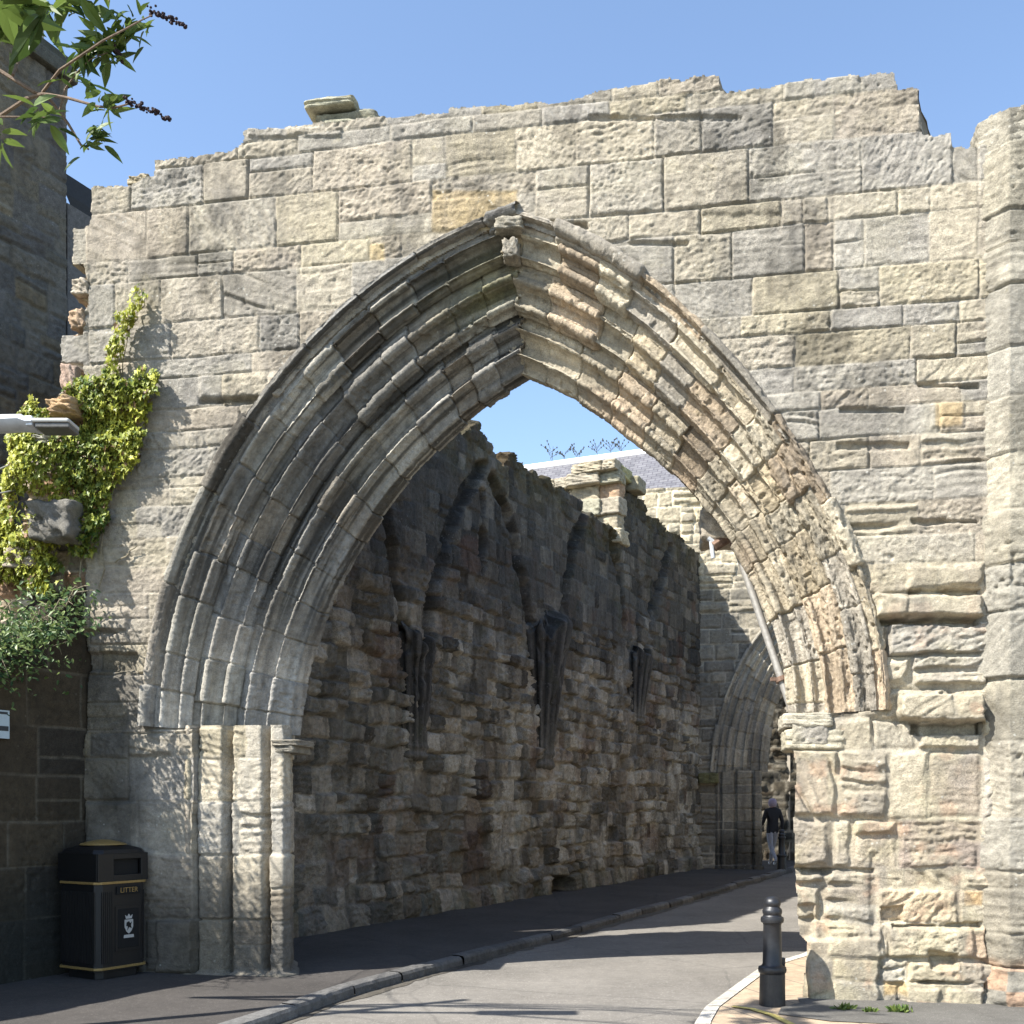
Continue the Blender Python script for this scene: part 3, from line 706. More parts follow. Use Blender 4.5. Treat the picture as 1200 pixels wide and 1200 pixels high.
# ================================================================== buttress turret at the right edge
tur = empty('stone_turret', (3.9, 8.4, 0), 'big smooth ashlar octagonal turret rising at the right edge of the arch wall', 'turret')
c0 = GATE.world(float(GATE.uv(1147, 600)[0]), 0, 0.05)[:2]
def rotv(v, deg):
    a = math.radians(deg); return np.array([v[0] * math.cos(a) - v[1] * math.sin(a), v[0] * math.sin(a) + v[1] * math.cos(a)])
path = [c0 + GATE.n * .75, c0]
path.append(path[-1] + rotv(GATE.u, -45) * .27); path.append(path[-1] + GATE.u * 1.25); path.append(path[-1] + rotv(GATE.u, 45) * .5); path.append(path[-1] + rotv(GATE.u, 90) * .7)
path = np.array(path)
pd = np.concatenate([[0], np.cumsum(np.hypot(*np.diff(path, axis=0).T))])
t = np.arange(0, pd[-1], .012); tz = lambda y: (HY - y) / F * 8.3 + EYE
v = np.arange(-.05, tz(122), .012)
T_, V_ = np.meshgrid(t, v)
xy = np.stack([np.interp(t, pd, path[:, 0]), np.interp(t, pd, path[:, 1])], -1)
tg = np.gradient(xy, axis=0); tg = np.stack([blur(tg[:, 0], 2), blur(tg[:, 1], 2)], -1); tg /= np.linalg.norm(tg, axis=1, keepdims=True)
nn = np.stack([tg[:, 1], -tg[:, 0]], -1)
trow = sorted([-.3] + [tz(y) for y in (1190, 1135, 1095, 1042, 1022, 958, 868, 795, 715, 660, 595, 530, 462, 405, 332, 245, 165, 110)])
tj = [[-1, .5, 1.35 + .25 * (k % 2), 1.9 + .3 * (k % 3), 3.0, 4.2] for k in range(len(trow) - 1)]
PAL_T = np.array([(.29, .265, .21), (.305, .275, .215), (.275, .255, .21), (.31, .28, .215)])
h, c, e, pr, rd = masonry(T_, V_, trow, tj, 55, pal=PAL_T, off=.012, depth=.03, jw=.005, rough=.006, bed=.008, split=.05, mort_amt=.3, mortar=(.25, .225, .18), pits=1.0)
c = c * (1 - .35 * ss(.0, .4, fbm(T_ * 1.6, V_ * 1.3, 4, 61)))[..., None]
redm = ss(.5, .3, V_ + .08 * vn(T_ * 6, V_ * 6, 4)) * (hsh(np.floor(T_ * 4), np.floor(V_ * 6), 3) > .45)
c = c * (1 - .6 * redm[..., None]) + np.array([.42, .25, .15]) * .6 * redm[..., None]
h = h + ss(.75, .6, V_) * .05 * fbm(T_ * 4, V_ * 6, 3, 9)
Pt = np.concatenate([np.broadcast_to(xy[None], V_.shape + (2,)) + nn[None] * h[..., None], V_[..., None]], -1)
mt = inpoly(T_, V_ + .02 * fbm(T_ * 6, V_ * 2, 3, 8), [(-1, -1), (9, -1), (9, tz(123)), (-1, tz(123))])
grid_obj('turret_face', Pt, mt[:-1, :-1] & mt[1:, 1:], c, M['gate'], tur)
top = MB(); ctr = path.mean(0)
top.prism([tuple(p + (ctr - p) * .02) for p in path], tz(123) - .3, tz(123) - .02)
o = top.build('turret_cap', M['gate'], tur, bevel=.02)
a_ = o.data.attributes.new('tint', 'FLOAT_COLOR', 'POINT'); a_.data.foreach_set('color', np.tile(np.array([.36, .33, .26, 1], np.float32), len(o.data.vertices)))

# ================================================================== passage wall on the left (in shade)
pas = empty('passage_wall', (-2.55, 12.25, 0), 'long shaded rubble wall with broken vault ribs inside the arch', 'wall')
dl = .02
lg = np.arange(-.9, 16.7, dl); vg = np.arange(0.05, 8.6, dl)
L, V = np.meshgrid(lg, vg)
rnd = random.Random(21)
prow = [-.1, .42]
while prow[-1] < 9: prow.append(prow[-1] + rnd.uniform(.19, .36))
pj = [joints_for(-3, 18, .16, .52, rnd) for _ in prow[:-1]]
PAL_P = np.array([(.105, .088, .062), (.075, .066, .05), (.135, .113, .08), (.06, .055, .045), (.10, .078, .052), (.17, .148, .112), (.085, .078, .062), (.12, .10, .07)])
h, c, e, pr, rd = masonry(L, V, prow, pj, 71, pal=PAL_P, off=.05, depth=.085, jw=.010, round_=.03, rough=.026, warp=.055, bed=.010, split=.10, tilt=.10, mortar=(.10, .09, .075), mort_amt=.4, pits=.8)
h -= .09 * (rd(20) > .95) * pr
h += .10 * ss(.75, .1, V + .25 * vn(L * 1.5, V * 0, 4))                     # battered foot
# smooth dark webs of the lost vault in the upper part, with rib scars springing from the corbels
upper = ss(4.3, 5.0, V + .5 * fbm(L * .8, V * .8, 2, 6))
h = h * (1 - .55 * upper); 
PXi, PYi = INNER.px(L, V)
def scar(pts, wid):
    """distance in pixels to a traced rib line -> a recess in the wall"""
    d = np.full(L.shape, 1e9)
    for (x1, y1), (x2, y2) in zip(pts[:-1], pts[1:]):
        f = np.clip(((PXi - x1) * (x2 - x1) + (PYi - y1) * (y2 - y1)) / ((x2 - x1) ** 2 + (y2 - y1) ** 2), 0, 1)
        d = np.minimum(d, np.hypot(PXi - x1 - f * (x2 - x1), PYi - y1 - f * (y2 - y1)))
    d = d + 5 * fbm(L * 3, V * 3, 4, 17)
    return ss(wid * 1.0, wid * .35, d)
for pts, wid in (([(452, 598), (460, 640), (470, 700), (482, 770)], 7), ([(566, 545), (545, 580), (524, 630), (510, 690), (502, 750)], 8), ([(578, 560), (592, 590), (605, 640), (615, 690), (624, 730)], 6), ([(690, 590), (676, 630), (666, 675), (660, 720)], 7),
                 ([(716, 625), (724, 660), (730, 700), (738, 760)], 5), ([(786, 640), (776, 680), (766, 720), (760, 765)], 5), ([(566, 575), (567, 620), (566, 670)], 3.5)):
    s_m = scar(pts, wid)
    h = h - .17 * s_m; c = c * (1 - .5 * s_m)[..., None]
for (x, y, rx, ry, dh) in ((655, 1040, 14, 14, -.35), (760, 700, 20, 26, -.08), (500, 960, 14, 10, -.12), (425, 700, 18, 22, -.06)):
    h = h + dh * ss(1.1, .6, np.hypot((PXi - x) / rx, (PYi - y) / ry) + .2 * fbm(L * 4, V * 4, 2, 8))
# albedo: black crust above, lime-washed pale faces lower down, iron-red and green patches
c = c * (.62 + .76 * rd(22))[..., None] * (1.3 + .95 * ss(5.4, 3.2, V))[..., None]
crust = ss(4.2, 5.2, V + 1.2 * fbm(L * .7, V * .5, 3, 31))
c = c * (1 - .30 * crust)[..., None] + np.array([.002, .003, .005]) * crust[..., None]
g_ = c.mean(-1, keepdims=True); c = c + (g_ * np.array([1.05, 1.0, .92]) - c) * .4
drip = np.clip(fbm(L * 7, V * .9, 3, 39) * 1.6, 0, 1)
limew = ss(.02, .42, fbm(L * 1.9, V * 1.3, 4, 32) + .5 * (rd(21) - .5) + .25 * drip) * ss(5.0, 3.2, V) * ss(.3, .9, V) * ss(.5, 4.5, L + 1.5)
c = c * (1 - .75 * limew[..., None]) + np.array([.48, .445, .37]) * .75 * limew[..., None]
red = ss(.25, .55, fbm(L * .9 + 5, V * 1.1, 3, 33))
c = c * (1 - .35 * red[..., None]) + np.array([.13, .055, .03]) * .35 * red[..., None]
grn = np.clip(ss(.8, .2, V) * ss(-.2, .3, fbm(L * 2, V * 2, 3, 34)), 0, 1)
c = c * (1 - .4 * grn[..., None]) + np.array([.10, .10, .045]) * .4 * grn[..., None]
topl = np.interp(lg, [-2.2, 2.5, 4.1, 4.6, 5.3, 5.6, 6.4, 7.0, 8.0, 9.0, 10.0, 10.55, 10.6, 12.0, 12.05, 13.0, 14.5, 16.7],
                 [7.4, 7.3, 7.15, 7.5, 7.0, 7.3, 7.25, 7.35, 7.3, 7.2, 7.15, 7.1, 8.15, 8.2, 7.95, 8.0, 7.9, 7.8])
topl = topl + .13 * fbm(lg * 2.2, lg * 0, 4, 35)
gm = ss(1.0, .1, topl[None] - V) * ss(-.5, .2, fbm(L * 3, V * 3, 3, 36))
c = c * (1 - .6 * gm[..., None]) + np.array([.075, .062, .024]) * .6 * gm[..., None]
h = h + gm * .05 * fbm(L * 8, V * 8, 3, 37)
mk = V < topl[None] + .05 * fbm(L * 9, V * 9, 3, 38)
P = INNER.world(L, V, -h)
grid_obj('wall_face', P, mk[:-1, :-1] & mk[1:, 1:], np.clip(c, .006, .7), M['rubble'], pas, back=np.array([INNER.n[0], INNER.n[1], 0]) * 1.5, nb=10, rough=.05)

# clustered vault springers on that wall
def springer(px, ytop, ybot, rt, rb, seed):
    l, vb = INNER.uv(px, ybot); _, vt = INNER.uv(px, ytop)
    l, vb, vt = float(l), float(vb), float(vt)
    z = np.linspace(vb, vt, int((vt - vb) / .02)); th = np.linspace(-math.pi * .5, math.pi * .5, 120)
    Z, TH_ = np.meshgrid(z, th, indexing='ij'); f = (Z - vb) / (vt - vb)
    R = rb + (rt - rb) * f ** 1.5
    fl = .5 + .5 * np.cos(TH_ * 14)
    R = R * (1 + .16 * (fl ** .6 - .5) * ss(.05, .14, f)) + .02 * fbm(Z * 5, TH_ * 4, 4, seed) - .10 * ss(.1, .6, fbm(Z * 2.6, TH_ * 1.6, 4, seed + 1)) * ss(.1, .4, f)
    R = R + .05 * np.exp(-((f - .045) / .022) ** 2) + .03 * np.exp(-((f - .11) / .015) ** 2)
    jz = np.abs(((Z + .02 * vn(TH_ * 2, Z, seed + 4)) / .34) % 1 - .5) * 2
    R = R - .02 * ss(.93, 1.0, jz)
    cut = f + .16 * fbm(TH_ * 1.8, Z * .0 + seed, 3, seed + 6)
    R = R * ss(-.02, .03, f) * (1 - .62 * ss(.86, .92, cut) - .3 * ss(.95, 1.0, cut))
    lu = l + np.sin(TH_) * R * 1.1; w = -np.cos(TH_) * R * .62 + .10 + .10 * ss(.9, 1.0, f)
    c = np.array([.07, .066, .06])[None, None] * (1 + .8 * fbm(Z * 1.2, TH_ * 9, 3, seed + 2))[..., None] * (.55 + .6 * fl[..., None]) + np.array([.09, .082, .068]) * ss(.45, .0, f)[..., None]
    grid_obj('vault_springer', INNER.world(lu, Z, w), np.ones((len(z) - 1, len(th) - 1), bool), np.clip(c, .02, .4), M['rubble'], pas)
springer(490, 730, 893, .46, .24, 1); springer(641, 715, 905, .78, .26, 2); springer(748, 757, 850, .66, .28, 3)
# broken end of the higher length of wall: sunlit stones seen over the wall head
rnd = random.Random(5)
vv = 6.95
for row in range(6):
    hh = rnd.uniform(.17, .33); w0 = -.06 + .05 * (row % 2)
    while w0 < 1.55:
        wd_ = rnd.uniform(.25, .8)
        cl = rnd.choice([(.36, .31, .22), (.38, .33, .24), (.33, .29, .22), (.36, .25, .16), (.32, .30, .22), (.40, .35, .25)])
        if not (row > 3 and w0 > .9 and row == 5):
            me = rock_mesh('broken_end_stone', (rnd.uniform(.3, .6), wd_ * 1.04, hh * 1.06), int(row * 17 + w0 * 50), cl, 6, .11)
            rot_link('broken_end_stone', me, M['gate'], pas, INNER.world(10.5 - .05 * (row % 3) + rnd.uniform(-.05, .05), vv + hh / 2, w0 + wd_ / 2), rz=math.atan2(PD[1], PD[0]) + rnd.uniform(-.08, .08))
        w0 += wd_
    vv += hh
for l, w, v_, sz, cl in ((10.6, 1.5, 8.2, (.5, .5, .42), (.34, .34, .26)), (10.75, .35, 8.42, (.6, .8, .26), (.34, .32, .17)), (11.2, -.0, 8.3, (.5, .4, .3), (.28, .25, .17)), (10.6, .95, 8.34, (.5, .55, .22), (.38, .22, .13))):
    rot_link('broken_end_stone', rock_mesh('broken_end_stone', sz, int(l * 10 + w * 7), cl, 4, .08), M['gate'], pas, INNER.world(l, v_, w), rz=math.atan2(PD[1], PD[0]))

# opposite passage wall, behind the right pier
opp = empty('opposite_passage_wall', (3.2, 9.9, 0), 'rubble wall along the right side of the passage behind the right pier', 'wall')
OPP = Frame((3.05, 9.95), PD)
lg = np.arange(0, 15.5, .06); vg = np.arange(-.05, 6.6, .06); L, V = np.meshgrid(lg, vg)
h, c, e, pr, rd = masonry(L, V, prow, pj, 171, pal=PAL_R, off=.04, depth=.05, jw=.02, round_=.05, rough=.015, warp=.05)
mk = V < 6.1 + .4 * fbm(L * .9, V * 0, 3, 3)
grid_obj('wall_face', OPP.world(L, V, h), mk[:-1, :-1], c, M['gate'], opp, back=np.array([.8912, -.4537, 0]) * 1.0, nb=3)

# ================================================================== far gate with its smaller arch
farg = empty('far_gate_wall', (5.5, 26.3, 0), 'shaded cross wall with a smaller pointed arch at the far end of the passage', 'gate wall')
FO = [(838, 905), (846, 850), (862, 800), (885, 757), (915, 722), (960, 692)]
FI = [(903, 905), (906, 860), (913, 825), (926, 795), (945, 770), (975, 748)]
ffo = fit(FO, 0, FAR, 3); ffi = fit(FI, .7, FAR, 3)
ug = np.arange(-2.6, 9.2, .028); vg = np.arange(0, 9.6, .028); U, V = np.meshgrid(ug, vg)
frow = [-.1]
while frow[-1] < 10: frow.append(frow[-1] + rnd.uniform(.2, .4))
fj = [joints_for(-3, 12, .3, .9, rnd) for _ in frow[:-1]]
PAL_F = np.array([(.22, .195, .15), (.19, .17, .135), (.25, .22, .165), (.165, .15, .12)])
h, c, e, pr, rd = masonry(U, V, frow, fj, 88, pal=PAL_F, off=.03, depth=.05, jw=.012, round_=.04, rough=.012, warp=.03, bed=.02)
ap = np.stack(ev(ffo, s_), -1); ul0 = ap[0, 0]; ua_ = ap[-1, 0]
mir = [(2 * ua_ - p[0], p[1]) for p in ap[::-1]]
poly = [(ul0, -1)] + [tuple(p) for p in ap] + mir + [(mir[-1][0], -1)]
mk = ~inpoly(U, V, poly)
tf = np.interp(ug, [-3, -1.7, -1.65, -1.3, -1.25, 0, .5, 1.2, 2, 9.2], [8.4, 9.2, 10.3, 10.3, 9.9, 10.05, 9.9, 9.4, 9.1, 9.0]) + .15 * fbm(ug * 2, ug * 0, 4, 7)
mk &= V < tf[None]
upz = ss(6.6, 7.6, V)[..., None]; c = c * (1 + upz * np.array([.95, .9, .75]))  # top zone lightened: sunlight put into the stone colour
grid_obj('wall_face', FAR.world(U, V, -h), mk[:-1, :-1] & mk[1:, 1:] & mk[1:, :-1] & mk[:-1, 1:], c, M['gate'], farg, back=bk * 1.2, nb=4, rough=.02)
arch_sweep('arch_moulding', FAR, ffo, ffi, .7, -1, farg, M['gate'], 404, step=.022, worn0=.15, pal=PAL_F * 1.6)
uiF = float(ev(ffi, 0)[0]) - .7 * SKEW
jamb('jamb', FAR, ul0 - .3, uiF, -.05, float(ap[0, 1]) + .05, farg, M['arch'], frow[:14], 505, step=.02, pal=PAL_F, dark=.9)
mo = (-ffo[0] + np.array([0] * (len(ffo[0]) - 1) + [2 * ua_]), ffo[1], ffo[2]); mi = (-ffi[0] + np.array([0] * (len(ffi[0]) - 1) + [2 * ua_ + 1.4 * SKEW]), ffi[1], ffi[2])
arch_sweep('arch_moulding', FAR, mo, mi, .7, 1, farg, M['gate'], 414, step=.03, worn0=.2, pal=PAL_F * 1.6)
jamb('jamb', FAR, 2 * ua_ - ul0 + .3, 2 * ua_ - uiF, -.05, float(ap[0, 1]) + .05, farg, M['arch'], frow[:14], 515, step=.025, pal=PAL_F, dark=.9)
u1, v1 = FAR.uv(818, 906); u2, v2 = FAR.uv(842, 918)
slab_block('impost', FAR, float(u1), float(u2), float(v2), float(v1), -.15, .3, 31, (.16, .15, .07), farg, M['rubble'], .05)

# wall that closes the view beyond the far gate
bey = empty('garden_wall', (9, 34, 0), 'dark rubble garden wall glimpsed through the far arch', 'wall')
BEY = Frame((6.5, 30.6), (math.cos(.15), math.sin(.15)))
lg = np.arange(-1, 14, .07); vg = np.arange(-.05, 7.4, .07); L, V = np.meshgrid(lg, vg)
h, c, e, pr, rd = masonry(L, V, prow, [[q - 3 for q in j] for j in pj], 271, pal=PAL_P, off=.05, depth=.06, jw=.02, round_=.05, rough=.015, warp=.05)
mk = V < 6.7 + .2 * fbm(L * .9, V * 0, 3, 3)
grid_obj('wall_face', BEY.world(L, V, -h), mk[:-1, :-1], c * .8, M['rubble'], bey, back=np.array([0, .6, 0]), nb=2)

# ================================================================== side wall along the street, left edge
stw = empty('street_side_wall', (-3.95, 9.78, 0), 'dark brown ashlar side wall meeting the arch wall behind the litter bin', 'wall')
lg = np.arange(-5.5, .12, .013); vg = np.arange(0, 4.2, .013); L, V = np.meshgrid(lg, vg)
wy = lambda y: (HY - y) / F * 9.4 + EYE
srow = sorted([-.2] + [wy(y) for y in (1075, 1015, 963, 909, 852, 785, 735, 690, 640, 590)])
sj = [[-9 + .0] + [x for x in np.arange(-8.6 + .21 * k % .5, 2, .47 + .05 * (k % 3))] for k in range(len(srow) - 1)]
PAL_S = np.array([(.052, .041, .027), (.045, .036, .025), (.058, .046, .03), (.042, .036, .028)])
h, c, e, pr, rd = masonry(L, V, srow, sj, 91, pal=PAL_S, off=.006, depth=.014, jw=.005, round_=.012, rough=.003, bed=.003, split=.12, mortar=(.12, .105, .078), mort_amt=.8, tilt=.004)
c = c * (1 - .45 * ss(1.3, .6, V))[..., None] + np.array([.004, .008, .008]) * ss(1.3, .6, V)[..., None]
tp = np.interp(lg, [-5.5, -1.4, -.9, -.5, 0, .12], [2.8, 2.8, 2.92, 3.16, 3.58, 3.62]) + .06 * fbm(lg * 4, lg * 0, 3, 5)
mk = V < tp[None]
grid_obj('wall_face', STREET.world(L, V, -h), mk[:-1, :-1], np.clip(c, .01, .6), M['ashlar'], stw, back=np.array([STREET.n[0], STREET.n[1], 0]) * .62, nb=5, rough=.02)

# ================================================================== tall house beyond, far left
hou = empty('tall_house', (-5.43, 13.0, 0), 'tall shaded rubble house with a stone cornice behind the left end of the arch wall', 'house')
HOU = Frame((-5.43, 13.0), PD)
lg = np.arange(-5, .001, .02); vg = np.arange(0, 10.56, .02); L, V = np.meshgrid(lg, vg)
hrow = [-.1]
rnd = random.Random(8)
while hrow[-1] < 11.5: hrow.append(hrow[-1] + rnd.uniform(.14, .36))
hj = [joints_for(-7, 1, .2, .62, rnd) for _ in hrow[:-1]]
PAL_H = np.array([(.105, .095, .08), (.085, .08, .07), (.12, .105, .08), (.09, .085, .08), (.13, .11, .075), (.13, .10, .055), (.085, .08, .08), (.10, .092, .08)])
PAL_H = (PAL_H * .6 + PAL_H.mean(1, keepdims=True) * .4) * np.array([1.42, 1.36, 1.22])
h, c, e, pr, rd = masonry(L, V, hrow, hj, 131, pal=PAL_H, off=.02, depth=.03, jw=.012, round_=.03, rough=.01, warp=.05, mortar=(.13, .12, .10), mort_amt=.6)
grid_obj('wall_face', HOU.world(L, V, -h), np.ones((L.shape[0] - 1, L.shape[1] - 1), bool), c, M['house'], hou, back=np.array([HOU.n[0], HOU.n[1], 0]) * 5, nb=2, rough=.0)
def hbox(name, l0, l1, w0, w1, z0, z1, mat, bev=.02, tint=None):
    b = MB(); q = [HOU.world(l0, z0, w0)[:2], HOU.world(l1, z0, w0)[:2], HOU.world(l1, z0, w1)[:2], HOU.world(l0, z0, w1)[:2]]
    b.prism([tuple(x) for x in q], z0, z1); o = b.build(name, mat, hou, bevel=bev)
    if tint:
        a = o.data.attributes.new('tint', 'FLOAT_COLOR', 'POINT'); a.data.foreach_set('color', np.tile(np.array([*tint, 1], np.float32), len(o.data.vertices)))
    return o
hbox('cornice', -5, .10, -.10, 5, 10.44, 10.62, M['house'], .03, (.10, .098, .08))
hbox('cornice', -5, .05, -.05, 5, 10.62, 10.74, M['house'], .03, (.08, .08, .06))
hbox('chimney', -1.1, -.30, .02, 1.0, 10.7, 12.6, M['house'], .02, (.50, .47, .40))
hbox('chimney', -1.2, -.2, -.08, 1.1, 12.6, 12.8, M['house'], .02, (.45, .42, .36))
M['slate'] = plain('grey_slate', (.12, .115, .13), .6, 0, .3, 12, .3)
# lower wing behind, its slated verge just showing past the corner
b = MB(); 
def hp(l, w, z): return tuple(HOU.world(l, z, w))
wz = lambda y: (HY - y) / F * 13.6 + EYE
b.add([hp(.1, .1, 0), hp(2.8, .1, 0), hp(2.8, 4, 0), hp(.1, 4, 0), hp(.1, .1, wz(262)), hp(2.8, .1, wz(262)), hp(2.8, 4, wz(200)), hp(.1, 4, wz(200))],
      [(0, 1, 2, 3), (4, 5, 6, 7), (0, 1, 5, 4), (1, 2, 6, 5), (2, 3, 7, 6), (3, 0, 4, 7)])
o = b.build('wing_wall', M['house'], hou)
a = o.data.attributes.new('tint', 'FLOAT_COLOR', 'POINT'); a.data.foreach_set('color', np.tile(np.array([.16, .15, .14, 1], np.float32), len(o.data.vertices)))
b = MB(); p0 = at(76, 202, 13.3); p1 = at(101, 264, 13.7)
dv = Vector((PD[0], PD[1], 0)) * .5; dz = Vector((0, 0, -.25)); lf = Vector((-.45, .2, .0))
b.add([p0, p1, p1 + dv, p0 + dv, p0 + dz, p1 + dz, p1 + dv + dz, p0 + dv + dz], [(0, 1, 2, 3), (4, 5, 6, 7), (0, 1, 5, 4), (1, 2, 6, 5), (2, 3, 7, 6), (3, 0, 4, 7)])
b.build('wing_roof', plain('dark_verge_board', (.02, .02, .022), .7, 0, .2), hou, bevel=.01)

# ================================================================== slate-roofed house beyond the passage
sh = empty('slate_roofed_house', (4, 37, 0), 'house with a mauve grey slate roof and white ridge seen through the arch', 'house')
def slate_mat():
    m = bpy.data.materials.new('slate_courses'); nt, bs = nodes(m)
    co = N(nt, 'TexCoord').outputs['UV']
    br = N(nt, 'TexBrick', offset=.5); nt.links.new(co, br.inputs[0])
    br.inputs['Scale'].default_value = 1.0; br.inputs['Brick Width'].default_value = .28; br.inputs['Row Height'].default_value = .17
    br.inputs['Mortar Size'].default_value = .014; br.inputs['Color1'].default_value = (.155, .15, .155, 1); br.inputs['Color2'].default_value = (.11, .107, .115, 1); br.inputs['Mortar'].default_value = (.06, .055, .065, 1)
    n = N(nt, 'TexNoise', Scale=3.0, Detail=6.0); nt.links.new(co, n.inputs[0])
    c = mixc(nt, 1.0, br.outputs[0], ramp(nt, n.outputs[0], [(.3, .8), (.7, 1.2)]), 'MULTIPLY')
    nt.links.new(c, bs.inputs['Base Color']); bs.inputs['Roughness'].default_value = .55
    b = N(nt, 'Bump', Strength=.5, Distance=.02, invert=True); nt.links.new(br.outputs['Fac'], b.inputs['Height']); nt.links.new(b.outputs[0], bs.inputs['Normal'])
    return m
r0 = at(560, 556, 37.0); r1 = at(930, 505, 34.0)
dirr = (r1 - r0); dn = Vector((dirr.y, -dirr.x, 0)).normalized()
if dn.y > 0: dn = -dn
zr = 0
ev0 = r0 + dn * 3.6 - Vector((0, 0, 3.2)); ev1 = r1 + dn * 3.6 - Vector((0, 0, 3.2)); bv0 = r0 - dn * 3.6 - Vector((0, 0, 3.2)); bv1 = r1 - dn * 3.6 - Vector((0, 0, 3.2))
me = bpy.data.meshes.new('roof'); me.from_pydata([r0, r1, ev1, ev0, bv1, bv0], [], [(0, 3, 2, 1), (0, 1, 4, 5), (0, 5, 3), (1, 2, 4), (3, 5, 4, 2)])
uvl = me.uv_layers.new(name='UVMap'); LN = dirr.length
for li, uv in zip(range(4), [(0, 5), (0, 0), (LN, 0), (LN, 5)]): uvl.data[li].uv = uv
for li, uv in zip(range(4, 8), [(0, 5), (LN, 5), (LN, 0), (0, 0)]): uvl.data[li].uv = uv
link('roof', me, slate_mat(), sh)
b = MB(); b.tube([r0 - Vector((0, 0, .06)), r1 - Vector((0, 0, .06))], .16, 10); b.build('ridge', plain('white_ridge_tile', (.8, .8, .8), .6, 0, .06, 5), sh, smooth=True)
b = MB(); ins = .3
wp = [ev0 - dn * ins, ev1 - dn * ins, bv1 + dn * ins, bv0 + dn * ins]
b.prism([(p.x, p.y) for p in wp], 0, min(p.z for p in wp) - .02); b.build('wall', plain('house_render', (.35, .31, .25), .9, 0, .15, 3), sh)

# ================================================================== ground
def sheet(name, poly, z, mat, label=None):
    me = bpy.data.meshes.new(name); me.from_pydata([(x, y, z) for x, y in poly], [], [tuple(range(len(poly)))]); me.update()
    if me.polygons[0].normal.z < 0: me.flip_normals()
    o = link(name, me, mat); o['kind'] = 'structure'; return o
sheet('ground', [(-400, -100), (400, -100), (400, 500), (-400, 500)], -.012, plain('far_ground', (.10, .10, .07), .95, 0, .3, .5))
kp = [(-3.9, 1.5), (-3.1, 4.6), (-2.15, 6.8), (-1.70, 8.0), (-1.30, 9.17), (-.55, 10.75), (.405, 12.66), (1.55, 15.1), (2.83, 17.7), (4.6, 21.6), (6.45, 25.6), (8.0, 29), (9.6, 32.5)]
kx = np.array(kp)
rt = [(-8, -6)] + [(x - .02, y) for x, y in kp] + [(12, 33), (12, 20), (9.5, 17), (7, 12), (9, 8), (9, -6)]
sheet('road', [(-5, -6)] + [(x - .05, y) for x, y in kp] + [(14, 32), (14, -6)], 0.0, M['road'])
# pavement on the left: a sheet with gently uneven surface behind a row of kerb stones
cum = np.concatenate([[0], np.cumsum(np.hypot(*np.diff(kx, axis=0).T))])
def kpt(s): return np.array([np.interp(s, cum, kx[:, 0]), np.interp(s, cum, kx[:, 1])])
ks = np.arange(0, cum[-1], .12); acr = np.concatenate([np.linspace(.13, 4.2, 34), [5.5]])
KP = np.stack([np.interp(ks, cum, kx[:, 0]), np.interp(ks, cum, kx[:, 1])], -1)
tg = np.gradient(KP, axis=0); tg = np.stack([blur(tg[:, 0], 4), blur(tg[:, 1], 4)], -1); tg /= np.linalg.norm(tg, axis=1, keepdims=True); nl = np.stack([-tg[:, 1], tg[:, 0]], -1)
PP = KP[:, None] + nl[:, None] * acr[None, :, None]
ZZ = .086 + .03 * ss(0, 2.4, acr)[None] + .012 * fbm(PP[..., 0] * 1.3, PP[..., 1] * 1.3, 3, 2)
PP = np.concatenate([PP, ZZ[..., None]], -1)
o = grid_obj('pavement', PP, np.ones((PP.shape[0] - 1, PP.shape[1] - 1), bool), np.full(PP.shape, .05), M['path']); o['kind'] = 'structure'
# kerb stones, butted end to end, in one strip with real joints
V_ = []; F_ = []; C_ = []
rnd = random.Random(4); s = 0.0
while s < cum[-1] - .2:
    ln = rnd.uniform(.55, 1.0); s1 = min(s + ln, cum[-1]) - .012; tn = rnd.uniform(.06, .12); dz = rnd.uniform(-.008, .008); dx = rnd.uniform(-.01, .01)
    n = 8; b0 = len(V_)
    for k in range(n + 1):
        p = kpt(s + (s1 - s) * k / n); q = kpt(min(s + .05 + (s1 - s) * k / n, cum[-1])); d = q - p; d = d / (np.linalg.norm(d) + 1e-9); nrm = np.array([-d[1], d[0]])
        w = .012 * float(vn(np.array(s * 7 + k * .9), np.array(1.3), 6))
        for a_, z_ in ((0 + dx + w, -.03), (.004 + dx + w, .06 + dz), (.02 + dx + w, .084 + dz), (.05, .091 + dz + w * .4), (.14, .093 + dz), (.145, -.03)):
            xy = p + nrm * a_; V_.append((xy[0], xy[1], z_)); C_.append((tn, tn * .97, tn * .92))
    for k in range(n):
        for a_ in range(5): F_.append((b0 + k * 6 + a_, b0 + k * 6 + a_ + 1, b0 + (k + 1) * 6 + a_ + 1, b0 + (k + 1) * 6 + a_))
    s += ln
me = np_mesh('kerb', np.array(V_), np.array(F_), np.array(C_) * 1.4, smooth=False)
o = link('kerb', me, M['kerb']); o['kind'] = 'structure'
ss_ = np.arange(1.0, cum[-1] - 1, .06); gp = np.array([kpt(q) for q in ss_]); gt = np.gradient(gp, axis=0); gt /= np.linalg.norm(gt, axis=1, keepdims=True); gr = np.stack([gt[:, 1], -gt[:, 0]], -1)
gw = .10 + .09 * fbm(ss_ * 1.7, ss_ * 0, 4, 51) + .03 * vn(ss_ * 9, ss_ * 0, 52)
gv = np.concatenate([np.concatenate([gp - gr * .02, np.full((len(gp), 1), .004)], 1), np.concatenate([gp + gr * np.maximum(gw, .02)[:, None], np.full((len(gp), 1), .004)], 1)])
ng = len(gp); gf = np.array([(k, k + ng, k + ng + 1, k + 1) for k in range(ng - 1)])
o = link('gutter_grit', np_mesh('gutter_grit', gv, gf, None, smooth=False), asphalt('gutter_grit', (.085, .075, .06), .5)); o['kind'] = 'structure'
